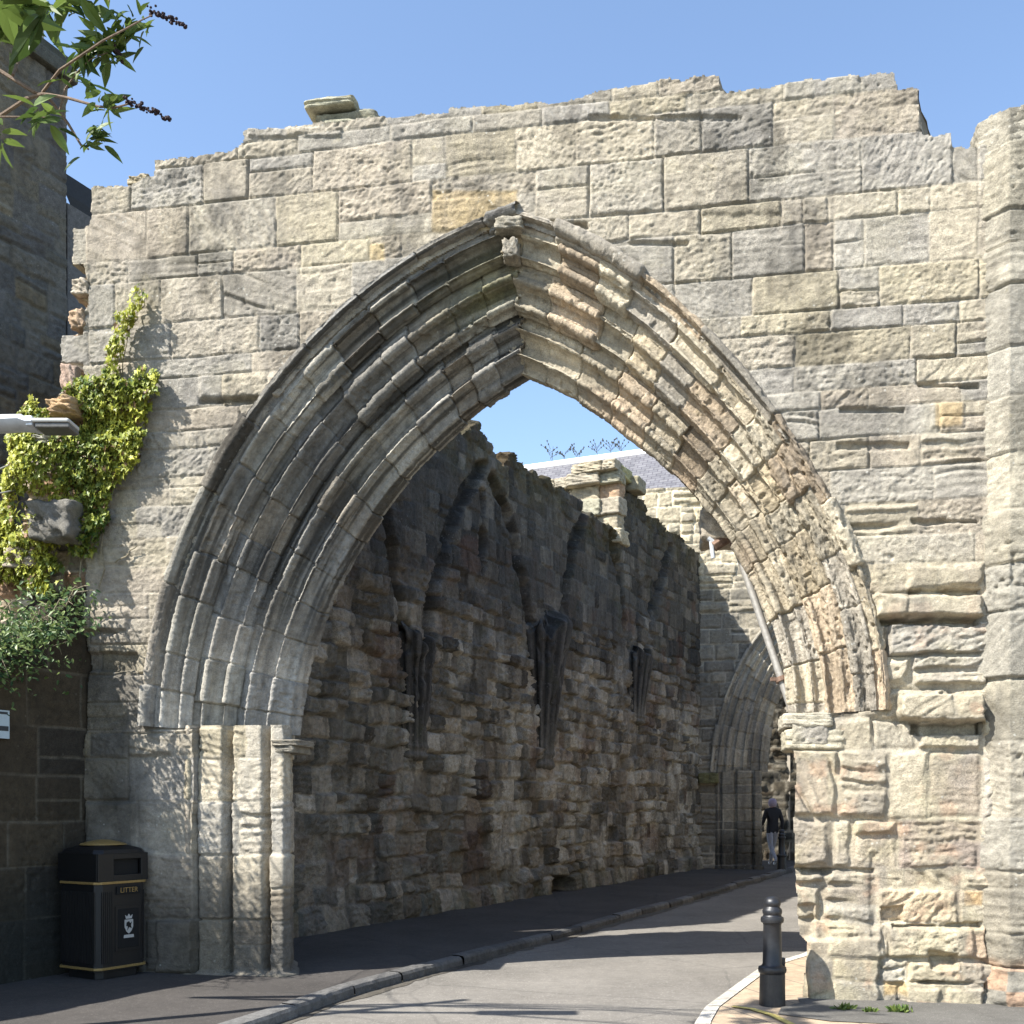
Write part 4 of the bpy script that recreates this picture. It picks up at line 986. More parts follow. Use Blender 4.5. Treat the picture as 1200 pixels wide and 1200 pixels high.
# right-hand pavement: tan slabs behind a pale kerb
rp = [(1.05, 6.2), (1.18, 7.0), (1.32, 7.75), (1.50, 8.35), (1.72, 8.85), (2.05, 9.6), (2.45, 10.5), (3.1, 11.4), (4.2, 13.6)]
def offset(pts, d):
    p = np.array(pts); t = np.gradient(p, axis=0); t /= np.linalg.norm(t, axis=1, keepdims=True)
    return p + np.stack([t[:, 1], -t[:, 0]], -1) * d
V_ = []; F_ = []; C_ = []
ro_ = np.array(rp); rcum = np.concatenate([[0], np.cumsum(np.hypot(*np.diff(ro_, axis=0).T))])
s = 0
while s < rcum[-1] - .1:
    ln = .75; b0 = len(V_); tn = rnd.uniform(.42, .56)
    for k in range(7):
        q = min(s + (ln - .012) * k / 6, rcum[-1]); p = np.array([np.interp(q, rcum, ro_[:, 0]), np.interp(q, rcum, ro_[:, 1])]); p2 = np.array([np.interp(q + .05, rcum, ro_[:, 0]), np.interp(q + .05, rcum, ro_[:, 1])]); p1 = np.array([np.interp(q - .05, rcum, ro_[:, 0]), np.interp(q - .05, rcum, ro_[:, 1])])
        d = p2 - p1; d /= np.linalg.norm(d) + 1e-9; nrm = np.array([d[1], -d[0]])
        for a_, z_ in ((0, -.03), (.004, .035), (.015, .05), (.12, .054), (.125, -.03)):
            xy = p + nrm * a_; V_.append((xy[0], xy[1], z_)); C_.append((tn, tn * .93, tn * .8))
    for k in range(6):
        for a_ in range(4): F_.append((b0 + k * 5 + a_, b0 + k * 5 + a_ + 1, b0 + (k + 1) * 5 + a_ + 1, b0 + (k + 1) * 5 + a_))
    s += ln
o = link('kerb', np_mesh('kerb', np.array(V_), np.array(F_), np.array(C_), smooth=False), M['kerb']); o['kind'] = 'structure'
ii = offset(rp, .128)
def paving():
    m = bpy.data.materials.new('tan_paving'); nt, bs = nodes(m)
    co = N(nt, 'TexCoord').outputs['Object']; mp = N(nt, 'Mapping'); mp.inputs['Rotation'].default_value = (0, 0, 1.25); nt.links.new(co, mp.inputs[0])
    br = N(nt, 'TexBrick', offset=.5); nt.links.new(mp.outputs[0], br.inputs[0]); br.inputs['Scale'].default_value = 1.0
    br.inputs['Brick Width'].default_value = .9; br.inputs['Row Height'].default_value = .6; br.inputs['Mortar Size'].default_value = .008
    br.inputs['Color1'].default_value = (.36, .27, .18, 1); br.inputs['Color2'].default_value = (.31, .24, .165, 1); br.inputs['Mortar'].default_value = (.12, .10, .08, 1)
    n = N(nt, 'TexNoise', Scale=9.0, Detail=8.0, Roughness=.7); nt.links.new(co, n.inputs[0])
    n2 = N(nt, 'TexNoise', Scale=120.0, Detail=3.0); nt.links.new(co, n2.inputs[0])
    c = mixc(nt, 1.0, br.outputs[0], ramp(nt, n.outputs[0], [(.3, .7), (.7, 1.3)]), 'MULTIPLY'); c = mixc(nt, 1.0, c, ramp(nt, n2.outputs[0], [(.3, .8), (.7, 1.2)]), 'MULTIPLY')
    nt.links.new(c, bs.inputs['Base Color']); bs.inputs['Roughness'].default_value = .9
    b = N(nt, 'Bump', Strength=.4, Distance=.01); nt.links.new(n.outputs[0], b.inputs['Height']); nt.links.new(b.outputs[0], bs.inputs['Normal'])
    return m
sheet('pavement', [tuple(p) for p in ii] + [(9, 13.6), (9, 6.2)], .05, paving())
gm = M['path']
apron = [GATE.world(u, 0, -w)[:2] for u, w in ((2.36, .0), (2.36, .24), (2.2, .45), (2.15, .75), (2.5, .95), (3.1, 1.0), (4.6, 1.3), (4.6, -.2))]
sheet('asphalt_apron', [tuple(p) for p in apron], .056, asphalt('apron_asphalt', (.10, .095, .085), .3))
# worn yellow line
yl = MB(); pts = [at(858, 1176, 8.3), at(880, 1182, 8.2), at(905, 1190, 7.95), at(935, 1204, 7.5)]
def strip(name, pts, w, z, mat):
    vs = []; fs = []
    for i, p in enumerate(pts):
        d = (pts[min(i + 1, len(pts) - 1)] - pts[max(i - 1, 0)]); n = Vector((-d.y, d.x, 0)).normalized() * w / 2
        vs += [(p.x + n.x, p.y + n.y, z), (p.x - n.x, p.y - n.y, z)]
    for i in range(len(pts) - 1): fs.append((i * 2, i * 2 + 1, i * 2 + 3, i * 2 + 2))
    me = bpy.data.meshes.new(name); me.from_pydata(vs, [], fs); o = link(name, me, mat); o['kind'] = 'structure'; return o
strip('yellow_line', pts, .06, .0605, M['yellow'])

# ================================================================== leaves
IVY = np.array([(0, -.05), (.22, -.28), (.5, -.18), (.36, .05), (.52, .34), (.22, .36), (0, .85), (-.22, .36), (-.52, .34), (-.36, .05), (-.5, -.18), (-.22, -.28)])
LANCE = np.array([(0, 0), (.10, .12), (.16, .35), (.13, .65), (.05, .9), (0, 1.05), (-.05, .9), (-.13, .65), (-.16, .35), (-.10, .12)])
OVAL = np.array([(0, 0), (.16, .12), (.25, .4), (.18, .72), (0, 1.0), (-.18, .72), (-.25, .4), (-.16, .12)])
def leaves(name, pos, nrm, tipdir, size, col, outline, mat, parent=None, curl=.25):
    pos = np.asarray(pos, float); nrm = np.asarray(nrm, float); nrm = nrm / np.linalg.norm(nrm, axis=1, keepdims=True)
    t = np.asarray(tipdir, float); t = t - (t * nrm).sum(1, keepdims=True) * nrm; t /= np.linalg.norm(t, axis=1, keepdims=True) + 1e-9
    b = np.cross(nrm, t); k = len(outline)
    x = outline[:, 0][None, :, None]; y = outline[:, 1][None, :, None]; s = np.asarray(size)[:, None, None]
    z = -curl * (y ** 2) * .6 + .5 * np.abs(x) * .5
    V = pos[:, None] + s * (x * b[:, None] + y * t[:, None] + z * nrm[:, None])
    n = len(pos)
    # a centre vertex, so each leaf is a fan with a fold
    ctr = pos[:, None] + s * (.3 * t[:, None] - .03 * nrm[:, None])
    V = np.concatenate([V, ctr], 1); idx = np.arange(n)[:, None] * (k + 1)
    fs = np.concatenate([np.stack([idx[:, 0] + i, idx[:, 0] + (i + 1) % k, idx[:, 0] + k], -1) for i in range(k)])
    C = np.repeat(np.asarray(col)[:, None], k + 1, 1)
    me = np_mesh(name, V.reshape(-1, 3), fs, C.reshape(-1, 3), smooth=False)
    return link(name, me, mat, parent)

R = np.random.default_rng(5)
gn = np.array([-GATE.n[0], -GATE.n[1], 0])
ivy = empty('ivy', tuple(GATE.world(-3.7, 0, 0)), 'yellow green ivy climbing the broken left end of the arch wall', 'ivy')
ipoly = [(88, 458), (108, 445), (128, 452), (140, 448), (158, 455), (172, 436), (190, 440), (193, 452), (182, 478), (176, 492), (182, 505), (172, 520), (165, 545), (150, 562), (138, 572), (130, 590), (132, 612), (122, 628), (112, 655), (98, 662), (88, 640), (82, 640), (70, 650), (82, 668), (80, 690), (66, 700), (40, 690), (10, 680), (0, 690), (-20, 660), (8, 605), (28, 585), (32, 545), (28, 515), (42, 478), (60, 470)]
sprig = [(126, 455), (134, 420), (146, 400), (152, 378), (168, 352), (178, 346), (174, 360), (160, 385), (156, 405), (146, 430), (142, 455)]
def scatter(poly, n):
    xs = [p[0] for p in poly]; ys = [p[1] for p in poly]; out = np.zeros((0, 2))
    while len(out) < n:
        q = np.stack([R.uniform(min(xs), max(xs), n), R.uniform(min(ys), max(ys), n)], -1); out = np.concatenate([out, q[inpoly(q[:, 0], q[:, 1], poly)]])
    return out[:n]
q = np.concatenate([scatter(ipoly, 12000), scatter(sprig, 420)])
q += R.normal(0, 1.6, q.shape)
keep = ~(((q[:, 0] > 30) & (q[:, 0] < 80) & (q[:, 1] > 592) & (q[:, 1] < 634) & (R.random(len(q)) > .12)) | ((q[:, 0] > 54) & (q[:, 0] < 86) & (q[:, 1] > 462) & (q[:, 1] < 488)) | ((q[:, 0] > 92) & (q[:, 0] < 106) & (q[:, 1] > 488) & (q[:, 1] < 505)))
gap = fbm(q[:, 0] / 26, q[:, 1] / 22, 3, 9)
keep &= (gap > -.5)
q = q[keep]; gap = gap[keep]
lump = .06 + .14 * np.clip(fbm(q[:, 0] / 30, q[:, 1] / 24, 3, 19) + .55, 0, 1)
w = -lump * R.uniform(.15, 1.0, len(q)) - .03
w -= .33 * np.exp(-((q[:, 0] - 55) / 30) ** 2 - ((q[:, 1] - 570) / 60) ** 2)
u, v = GATE.uv(q[:, 0], q[:, 1], 0); pos = GATE.world(u, v, w)
# keep them at their place on the wall, not along the line of sight
nr = gn[None] + R.normal(0, .5, pos.shape) + np.array([-.45, 0, .45]); tip = np.array([0, 0, -1.0])[None] + R.normal(0, .55, pos.shape)
yel = np.clip(.62 + .55 * fbm(q[:, 0] / 40, q[:, 1] / 35, 3, 29) + R.normal(0, .22, len(q)) - .45 * ss(560, 640, q[:, 1]) * ss(70, 110, q[:, 0]), 0, 1)
colr = np.array([.07, .13, .03])[None] * (1 - yel[:, None]) + np.array([.52, .52, .085])[None] * yel[:, None]
colr *= R.uniform(.7, 1.2, (len(q), 1))
dead = R.random(len(q)) < .05
colr[dead] = np.array([.16, .10, .05]) * R.uniform(.6, 1.2, (dead.sum(), 1))
leaves('foliage', pos, nr, tip, R.uniform(.5, 1.0, len(q)) ** 1.4 * .064, colr, IVY, M['leaf'], ivy)
b = MB()
for x0, y0, x1, y1 in ((118, 690, 128, 560), (128, 560, 150, 400), (150, 400, 172, 352), (100, 700, 90, 560), (90, 560, 100, 460), (128, 580, 180, 450), (60, 720, 62, 640), (140, 660, 165, 640)):
    pts = []
    for k in range(7):
        f = k / 6; u, v = GATE.uv(x0 + (x1 - x0) * f + R.normal(0, 2), y0 + (y1 - y0) * f, 0); pts.append(GATE.world(u, v, -.03))
    b.tube(pts, [.009 * (1 - .5 * k / 6) for k in range(7)], 6)
b.build('stem', M['bark_pale'], ivy, smooth=True)

# leafy shrub on the head of the side wall
shb = empty('wall_shrub', tuple(STREET.world(-.7, 3.4, .2)), 'bushy green shrub spilling over the head of the dark side wall at the left edge', 'shrub')
n = 4000
l = R.uniform(-1.75, -.02, n); f = R.random(n)
ww = R.normal(-.0, .17, n) - .14 * R.random(n) * ss(-.1, -.7, l); zz = np.interp(l, [-2.6, -.9, -.5, 0], [2.88, 3.02, 3.24, 3.5]) + R.normal(.0, .15, n) - .30 * R.random(n) ** 2 * (ww < -.05) + .14 * fbm(l * 3, ww * 3, 3, 3)
pos = STREET.world(l, zz, ww)
kx_, ky_ = CX + pos[:, 0] / pos[:, 1] * F, HY - (pos[:, 2] - EYE) / pos[:, 1] * F
cl = fbm(l * 5, zz * 5, 3, 4)
keep = cl > -.25; pos = pos[keep]; n = len(pos)
gy = np.clip(.45 + R.normal(0, .3, n), 0, 1)
colr = np.array([.035, .085, .03])[None] * (1 - gy[:, None]) + np.array([.21, .27, .085])[None] * gy[:, None]
leaves('foliage', pos, np.array([.3, -.7, .6])[None] + R.normal(0, .6, (n, 3)), R.normal(0, 1, (n, 3)) + np.array([.3, -.2, -.3]), R.uniform(.03, .065, n), colr, LANCE * np.array([1.5, 1]), M['leaf'], shb)
b = MB()
for k in range(46):
    l0 = R.uniform(-2.4, -.1); p = Vector(STREET.world(l0, 3.0 + .4 * ss(-1, 0, np.array(l0)), .05)); d = Vector((R.uniform(-.1, .35), R.uniform(-.35, .1), R.uniform(-.25, .30))); mid = p + d * .5 + Vector((0, 0, .08))
    b.tube([p, mid, p + d, p + d * 1.25 + Vector((0, 0, -.06))], [.007, .006, .004, .002], 5)
b.build('stem', M['bark_pale'], shb, smooth=True)
# one spray hanging across the wall below
spray = [at(40, 752, 9.15), at(62, 757, 9.2), at(78, 752, 9.2)]
b = MB(); b.tube([at(10, 735, 9.05)] + spray, [.006, .005, .004, .002], 5); b.build('stem', M['bark_pale'], shb, smooth=True)
pp = np.array([tuple(at(R.uniform(30, 82), R.normal(752, 5), 9.15 + R.uniform(-.06, .06))) for _ in range(60)])
leaves('foliage', pp, R.normal(0, .6, (60, 3)) + np.array([.2, -.7, .5]), R.normal(0, 1, (60, 3)) + np.array([.5, 0, -.3]), R.uniform(.03, .06, 60), np.tile(np.array([[.12, .18, .06]]), (60, 1)) * R.uniform(.6, 1.2, (60, 1)), LANCE, M['leaf'], shb)

# ------------------------------------------------------------------ buddleia boughs reaching in at the top left
bud = empty('buddleia_bush', (-5.2, 6.9, 3.4), 'buddleia boughs with long leaves and dark dead flower heads against the sky', 'shrub')
YB = 5.6
def bp(x, y, d=0.0): return at(x, y, YB + d)
boughs = [([(-260, 260, .6), (-120, 130, .3), (0, 83, 0), (40, 108, 0), (60, 118, .05), (80, 145, .1), (95, 170, .1), (104, 175, .1)], .014),
          ([(-120, 190, .4), (0, 136, .1), (30, 116, .0), (50, 110, 0), (80, 115, -.05), (115, 125, -.1), (135, 126, -.1), (150, 122, -.1)], .012),
          ([(50, 108, 0), (70, 82, -.1), (95, 65, -.15), (120, 48, -.2), (145, 35, -.2), (165, 24, -.2), (178, 18, -.2)], .008),
          ([(70, 130, .05), (76, 105, .05), (90, 85, .0), (105, 70, 0), (130, 60, 0)], .006),
          ([(15, 88, 0), (24, 66, .1), (30, 45, .1), (22, 20, .1), (10, -15, .1)], .008),
          ([(-100, 60, .2), (0, 45, .2), (20, 25, .2), (40, 5, .2)], .008),
          ([(-60, 140, -.2), (0, 137, -.2), (40, 137, -.2), (73, 139, -.2)], .006),
          ([(-260, 40, .3), (-60, 0, 0), (30, -20, 0), (90, -25, -.1), (125, -12, -.1), (128, 2, -.1)], .009)]
b = MB()
for pts, r in boughs: b.tube([bp(*p) for p in pts], [r * (1 - .65 * i / (len(pts) - 1)) for i in range(len(pts))], 7)
root = Vector((-5.2, 6.9, 3.4))
for pts, r in boughs:
    if pts[0][0] < -50:
        p = bp(*pts[0]); b.tube([root, root.lerp(p, .5) + Vector((0, 0, .4)), p], [.03, .024, r], 7)
b.build('branch', M['bark'], bud, smooth=True)
lp = []; lt = []; ls = []; lc = []
def whorl(x, y, d, n, size, spread=1.0, dirb=(0, 0, 0), ll=1.0):
    p = np.array(bp(x, y, d))
    for _ in range(n):
        t = R.normal(0, 1, 3) * np.array([1, .7, .8]) + np.array(dirb); t /= np.linalg.norm(t)
        lp.append(p + R.normal(0, .03 * spread, 3)); lt.append(t); ls.append(size * R.uniform(.6, 1.15))
        g = R.random(); lc.append((np.array([.045, .085, .02]) * (1 - g) + np.array([.15, .21, .045]) * g) * R.uniform(.8, 1.2))
for x, y, d, n, s in ((120, 55, 0, 22, .14), (100, 62, 0, 20, .13), (145, 40, 0, 18, .12), (155, 22, 0, 14, .12), (165, 26, 0, 8, .10), (125, 115, -.1, 12, .12), (128, 128, -.1, 10, .10), (112, 160, .1, 14, .11), (104, 168, .1, 10, .10), (45, 130, -.2, 10, .14), (58, 142, -.2, 8, .15),
                      (80, 92, 0, 8, .07), (135, 62, 0, 12, .11), (25, 8, .1, 14, .20), (45, -4, .1, 14, .22), (8, 20, .1, 12, .20), (70, -6, 0, 12, .2), (95, 0, -.1, 10, .16), (128, -4, -.1, 8, .12), (2, 160, 0, 9, .14), (-10, 40, 0, 14, .2), (75, 8, .1, 8, .14)):
    whorl(x, y, d, n, s)
for x, y in ((8, 10), (35, 15), (58, 18), (2, 2)): whorl(x, y, -.4, 3, .27, 1, (0, 0, -1.6))
lp = np.array(lp); lt = np.array(lt); n = len(lp)
nr = np.array([-.4, -.3, .8])[None] + R.normal(0, .6, (n, 3))
leaves('foliage', lp, nr, lt, np.array(ls), np.array(lc), LANCE * np.array([1.1, 1]), M['leaf'], bud, curl=.35)
def seed_head(x0, y0, x1, y1, r, d):
    p0 = np.array(bp(x0, y0, d)); p1 = np.array(bp(x1, y1, d)); vs = []; fs = []
    ico = bmesh.new(); bmesh.ops.create_icosphere(ico, subdivisions=1, radius=1); iv = np.array([v.co for v in ico.verts]); ifc = [[v.index for v in f.verts] for f in ico.faces]; ico.free()
    L = np.linalg.norm(p1 - p0); k = 0
    for f in np.linspace(0, 1, int(L / .0036)):
        rr = r * (.9 - .6 * f) * (.75 + .35 * math.sin(f * 60))
        off = R.normal(0, 1, 3); off /= np.linalg.norm(off)
        c = p0 + (p1 - p0) * f + off * rr * R.uniform(.4, 1.0)
        vs.append(c + iv * R.uniform(.006, .011)); fs += [[i + k for i in t] for t in ifc]; k += len(iv)
    me = bpy.data.meshes.new('seed_head'); me.from_pydata(np.concatenate(vs).tolist(), [], fs)
    link('seed_head', me, M['seed'], bud)
    b = MB(); b.tube([p0, p1], [.004, .001], 5); b.build('seed_head_stalk', M['seed'], bud)
seed_head(175, 12, 219, 31, .042, -.2); seed_head(147, 116, 199, 140, .042, -.1); seed_head(130, 52, 144, 72, .026, 0); seed_head(86, -8, 102, 4, .03, -.1)

# ================================================================== litter bin
RB = math.radians(31)
ph = .55
c_near = np.array([-3.545, 9.12]); ux = np.array([math.sin(RB), math.cos(RB)]); uy = np.array([-math.cos(RB), math.sin(RB)])
cb = c_near + (ux + uy) * ph / 2
bin_ = empty('litter_bin', (cb[0], cb[1], .115), 'black square litter bin with gold bands at the foot of the arch wall', 'litter bin')
RM = Matrix(((ux[0], uy[0], 0), (ux[1], uy[1], 0), (0, 0, 1)))      # local x: towards the aperture side's edge, y: along the other face
def bloc(x, y, z): return Vector((cb[0], cb[1], .115)) + RM @ Vector((x, y, z))
def cham(h, k): return [(-h + k, -h), (h - k, -h), (h, -h + k), (h, h - k), (h - k, h), (-h + k, h), (-h, h - k), (-h, -h + k)]
def bprism(mb, h, k, z0, z1, h1=None):
    p0 = cham(h, k); p1 = cham(h1 or h, k); n = 8
    mb.add([bloc(x, y, z0) for x, y in p0] + [bloc(x, y, z1) for x, y in p1], [tuple(range(n))[::-1], tuple(range(n, 2 * n))] + [(i, (i + 1) % n, n + (i + 1) % n, n + i) for i in range(n)])
H = ph / 2
b = MB(); bprism(b, H - .05, .05, .0, .07); b.build('base', M['bin'], bin_, bevel=.006)
b = MB(); bprism(b, H - .012, .05, .07, .83)
# ribs and a recessed panel on the two seen faces: face y=-H is the aperture side, face x=-H the left side
for k in range(22):
    s = -H + .055 + k * .021
    if s < H - .05:
        if not (-.10 < s < .20): b.box(bloc(s, -H + .012, .45), (.009, .012, .62), m=RM)
        b.box(bloc(-H + .012, s, .45), (.012, .009, .62), m=RM)
b.box(bloc(.05, -H + .010, .43), (.27, .012, .40), m=RM)
b.build('body', M['bin'], bin_, bevel=.003)
b = MB(); b.box(bloc(.05, -H + .004, .43), (.22, .010, .345), m=RM); b.build('poster_panel', M['bindark'], bin_, bevel=.003)
for z in (.085, .825):
    b = MB(); bprism(b, H + .002, .05, z, z + .022); b.build('gold_band', M['gold'], bin_, bevel=.004)
# hood with a real opening on the aperture side: four walls built round it
b = MB()
z0, z1 = .847, 1.09
b.box(bloc(0, H - .02, (z0 + z1) / 2), (ph - .02, .03, z1 - z0), m=RM)
b.box(bloc(-H + .02, 0, (z0 + z1) / 2), (.03, ph - .04, z1 - z0), m=RM)
b.box(bloc(H - .02, 0, (z0 + z1) / 2), (.03, ph - .04, z1 - z0), m=RM)
for x0, x1, za, zb in ((-H + .01, -.10, z0, z1), (.19, H - .01, z0, z1), (-.10, .19, z0, z0 + .055), (-.10, .19, z1 - .05, z1)):
    b.box(bloc((x0 + x1) / 2, -H + .02, (za + zb) / 2), (x1 - x0, .03, zb - za), m=RM)
b.build('hood', M['bin'], bin_, bevel=.004)
b = MB(); b.box(bloc(.045, -H + .20, .97), (.30, .30, .2), m=RM); b.build('opening_shade_block', M['bindark'], bin_)  # near-black block painted as the shade inside the opening
b = MB(); bprism(b, H + .004, .06, 1.088, 1.125, H - .02); bprism(b, H - .02, .06, 1.125, 1.165, H - .12); b.build('lid', M['bin'], bin_, bevel=.006)
b = MB(); b.lathe(bloc(0, 0, 1.16), [(.20, 0), (.19, .012), (.12, .032), (.05, .045), (.0, .048)], 32); b.build('lid_disc', M['gold'], bin_, smooth=True)
def text_obj(name, txt, size, loc, xdir, ndir, mat, parent, ext=.002):
    cu = bpy.data.curves.new(name, 'FONT'); cu.body = txt; cu.size = size; cu.align_x = 'CENTER'; cu.align_y = 'CENTER'; cu.extrude = ext
    t = bpy.data.objects.new('tmp_text', cu); COL.objects.link(t)
    bpy.context.view_layer.update()
    me = bpy.data.meshes.new_from_object(t.evaluated_get(bpy.context.evaluated_depsgraph_get()))
    bpy.data.objects.remove(t); me.name = name
    x = Vector(xdir).normalized(); n = Vector(ndir).normalized(); y = n.cross(x)
    Mx = Matrix((x, y, n)).transposed().to_4x4(); Mx.translation = Vector(loc)
    me.transform(Mx)
    return link(name, me, mat, parent)
fx = Vector((ux[0], ux[1], 0)); fn = Vector((-uy[0], -uy[1], 0))
b = MB(); b.box(bloc(.05, -H + .001, .765), (.25, .012, .07), m=RM); b.build('name_plate', M['bindark'], bin_, bevel=.003)
text_obj('lettering', 'LITTER', .062, bloc(.05, -H - .0065, .765), fx, fn, M['gold'], bin_)
b = MB()
# crest: shield with a ring, a crown above and a ribbon below
def crest(mb, pts, z): mb.add([bloc(.05 + x, -H - z, .45 + y) for x, y in pts] + [bloc(.05 + x, -H - z + .004, .45 + y) for x, y in pts], [tuple(range(len(pts)))[::-1], tuple(range(len(pts), 2 * len(pts)))] + [(i, (i + 1) % len(pts), len(pts) + (i + 1) % len(pts), len(pts) + i) for i in range(len(pts))])
crest(b, [(-.045, .055), (.045, .055), (.045, -.01), (.025, -.05), (0, -.07), (-.025, -.05), (-.045, -.01)], .004)
crest(b, [(-.05, -.078), (.05, -.078), (.055, -.105), (-.055, -.105)], .004)
crest(b, [(-.03, .062), (.03, .062), (.04, .098), (.018, .08), (0, .105), (-.018, .08), (-.04, .098)], .004)
b.build('crest', M['white'], bin_)
b = MB(); crest(b, [(-.025, .03), (.0, .04), (.012, .02), (.03, .035), (.02, 0), (.028, -.025), (.0, -.012), (-.018, -.04), (-.012, -.005), (-.03, .0)], .007); b.build('crest_figure', M['bindark'], bin_)

# ================================================================== bollards
def bollard(loc, s, label):
    t = empty('bollard', loc, label, 'bollard', 'cast iron bollards')
    b = MB(); b.lathe((loc[0], loc[1], loc[2]), [(r * s, z * s) for r, z in ((.105, -.03), (.105, .05), (.100, .26), (.112, .275), (.115, .295), (.110, .315), (.088, .325), (.078, .34), (.072, .66), (.078, .675), (.090, .68), (.094, .70), (.090, .722), (.077, .728), (.072, .74), (.078, .755), (.080, .775), (.074, .79), (.064, .80), (.060, .81), (.068, .825), (.069, .845), (.060, .868), (.04, .885), (.0, .892))], 40)
    b.build('post', M['black'], t, smooth=True)
    b = MB(); b.box((loc[0] + .085 * s, loc[1] + .03, loc[2] + .36 * s), (.05 * s, .05, .05 * s)); b.tube([(loc[0] + .1 * s, loc[1] + .03, loc[2] + .02), (loc[0] + .1 * s, loc[1] + .03, loc[2] + .36 * s)], .014, 8)
    b.build('locking_bar', M['black'], t, bevel=.004)
    return t
pb = at(905, 1178, 8.39); bollard((pb.x, pb.y, .05), .96, 'black iron bollard with a ringed domed head beside the right pier')
pb = at(916, 1022, 26.4); bollard((pb.x, pb.y, .1), 1.1, 'small distant black bollard in the far archway beside the walking person')

# ================================================================== iron prop under the right side of the arch
prop = empty('iron_prop', tuple(GATE.world(2.3, 2.4, .45)), 'pale leaning iron strut propped from the right impost up to the arch soffit', 'strut')
pu0, pv0 = GATE.uv(930, 838, .5); pu1, pv1 = GATE.uv(861, 634, .75)
p0 = Vector(GATE.world(pu0, pv0, .5)); p1 = Vector(GATE.world(pu1, pv1, .75))
b = MB(); b.tube([p0, p1], .034, 14); b.build('tube', M['pole'], prop, smooth=True)
b = MB(); f = p0.lerp(p1, .2); d = (p1 - p0).normalized(); b.tube([f - d * .02, f + d * .02], .055, 14); b.box(f, (.19, .04, .03)); b.build('collar', M['rust'], prop)
b = MB(); ca = Vector(GATE.world(*[float(q) for q in GATE.uv(836, 641, .75)], .75)); cb2 = Vector(GATE.world(*[float(q) for q in GATE.uv(861, 618, .75)], .75))
b.tube([ca, cb2 + Vector((.1, .05, .03))], [.05, .06], 6); b.tube([p1 - d * .08, p1 + d * .08], .05, 8); b.build('clamp_head', M['rust'], prop, bevel=.008)
b = MB(); b.tube([Vector(ca) + Vector((-.02, 0, .05)), Vector(ca) + Vector((0, 0, -.1))], .02, 8); b.tube([Vector(ca) + Vector((-.05, 0, .08)), Vector(ca) + Vector((.02, 0, .03))], .022, 8); b.build('bolt', M['lamp'], prop)
uq, vq = GATE.uv(838, 615, .8)
slab_block('springer_stub', GATE, float(uq) - .13, float(uq) + .22, float(vq) - .14, float(vq) + .16, .72, 1.2, 71, (.36, .31, .24), gate, M['gate'], .14)

# ================================================================== street lamp, cables, sign
lx = -4.55; ly = 6.5
lampz = (HY - 497) / F * 6.5 + EYE
lam = empty('street_lamp', (lx, ly, .12), 'pale grey street lamp lantern on a bracket reaching in from the left edge', 'street lamp')
def lx_(x): return (x - CX) / F * ly
b = MB(); b.tube([(lx, ly, .05), (lx, ly, lampz + 1.2)], [.06, .045], 16); b.build('post', M['lamp'], lam, smooth=True)
b = MB(); b.tube([(lx, ly, lampz), (lx_(-60), ly, lampz + .01)], .03, 12); b.build('bracket_arm', M['lamp'], lam, smooth=True)
b = MB()
zz = lambda y: (HY - y) / F * ly + EYE
prof = [(lx_(-60), 500, 6), (lx_(0), 497, 9.5), (lx_(28), 496, 9), (lx_(36), 499, 6.5), (lx_(44), 499, 5.5)]
vs = []; fs = []
for x, yc, hh in prof:
    z = zz(yc); r = hh / F * ly
    for k in range(12): vs.append((x, ly + .09 * math.cos(k * math.pi / 6), z + r * math.sin(k * math.pi / 6)))
for i in range(len(prof) - 1):
    for k in range(12): fs.append((i * 12 + k, i * 12 + (k + 1) % 12, (i + 1) * 12 + (k + 1) % 12, (i + 1) * 12 + k))
fs += [tuple(range(12)), tuple(range((len(prof) - 1) * 12, len(prof) * 12))]
b.add(vs, fs); b.build('gear_housing', M['lamp'], lam, smooth=True)
b = MB(); b.box(((lx_(36) + lx_(45)) / 2, ly, zz(498)), (lx_(44) - lx_(36), .16, .06)); b.build('hinge_block', M['lamp'], lam, bevel=.008)
b = MB(); b.box(((lx_(43) + lx_(87)) / 2, ly, zz(497.5)), (lx_(87) - lx_(43), .17, .024)); b.build('canopy', M['white'], lam, bevel=.01)
b = MB(); b.box(((lx_(47) + lx_(87)) / 2, ly, zz(503)), (lx_(87) - lx_(47), .15, .03)); b.build('lens', M['lampdark'], lam, bevel=.008)
def cable(label, a, z, sag):
    b = MB(); a = Vector(a); z = Vector(z)
    b.tube([a.lerp(z, k / 16) + Vector((0, 0, -sag * 4 * (k / 16) * (1 - k / 16))) for k in range(17)], .006, 6)
    return tag(b.build('cable', M['wire'], smooth=True), label, 'cable', 'cables at the left edge')
cable('upper of two thin cables, curving up to the ivy at the left edge', Vector(GATE.world(*[float(q) for q in GATE.uv(27, 536, -.2)], -.2)), (lx, ly, lampz + 0.6), .45)
cable('lower of two thin cables, almost level beside the ivy at the left edge', Vector(GATE.world(*[float(q) for q in GATE.uv(28, 572, -.2)], -.2)), (lx, ly, lampz - .3), .12)

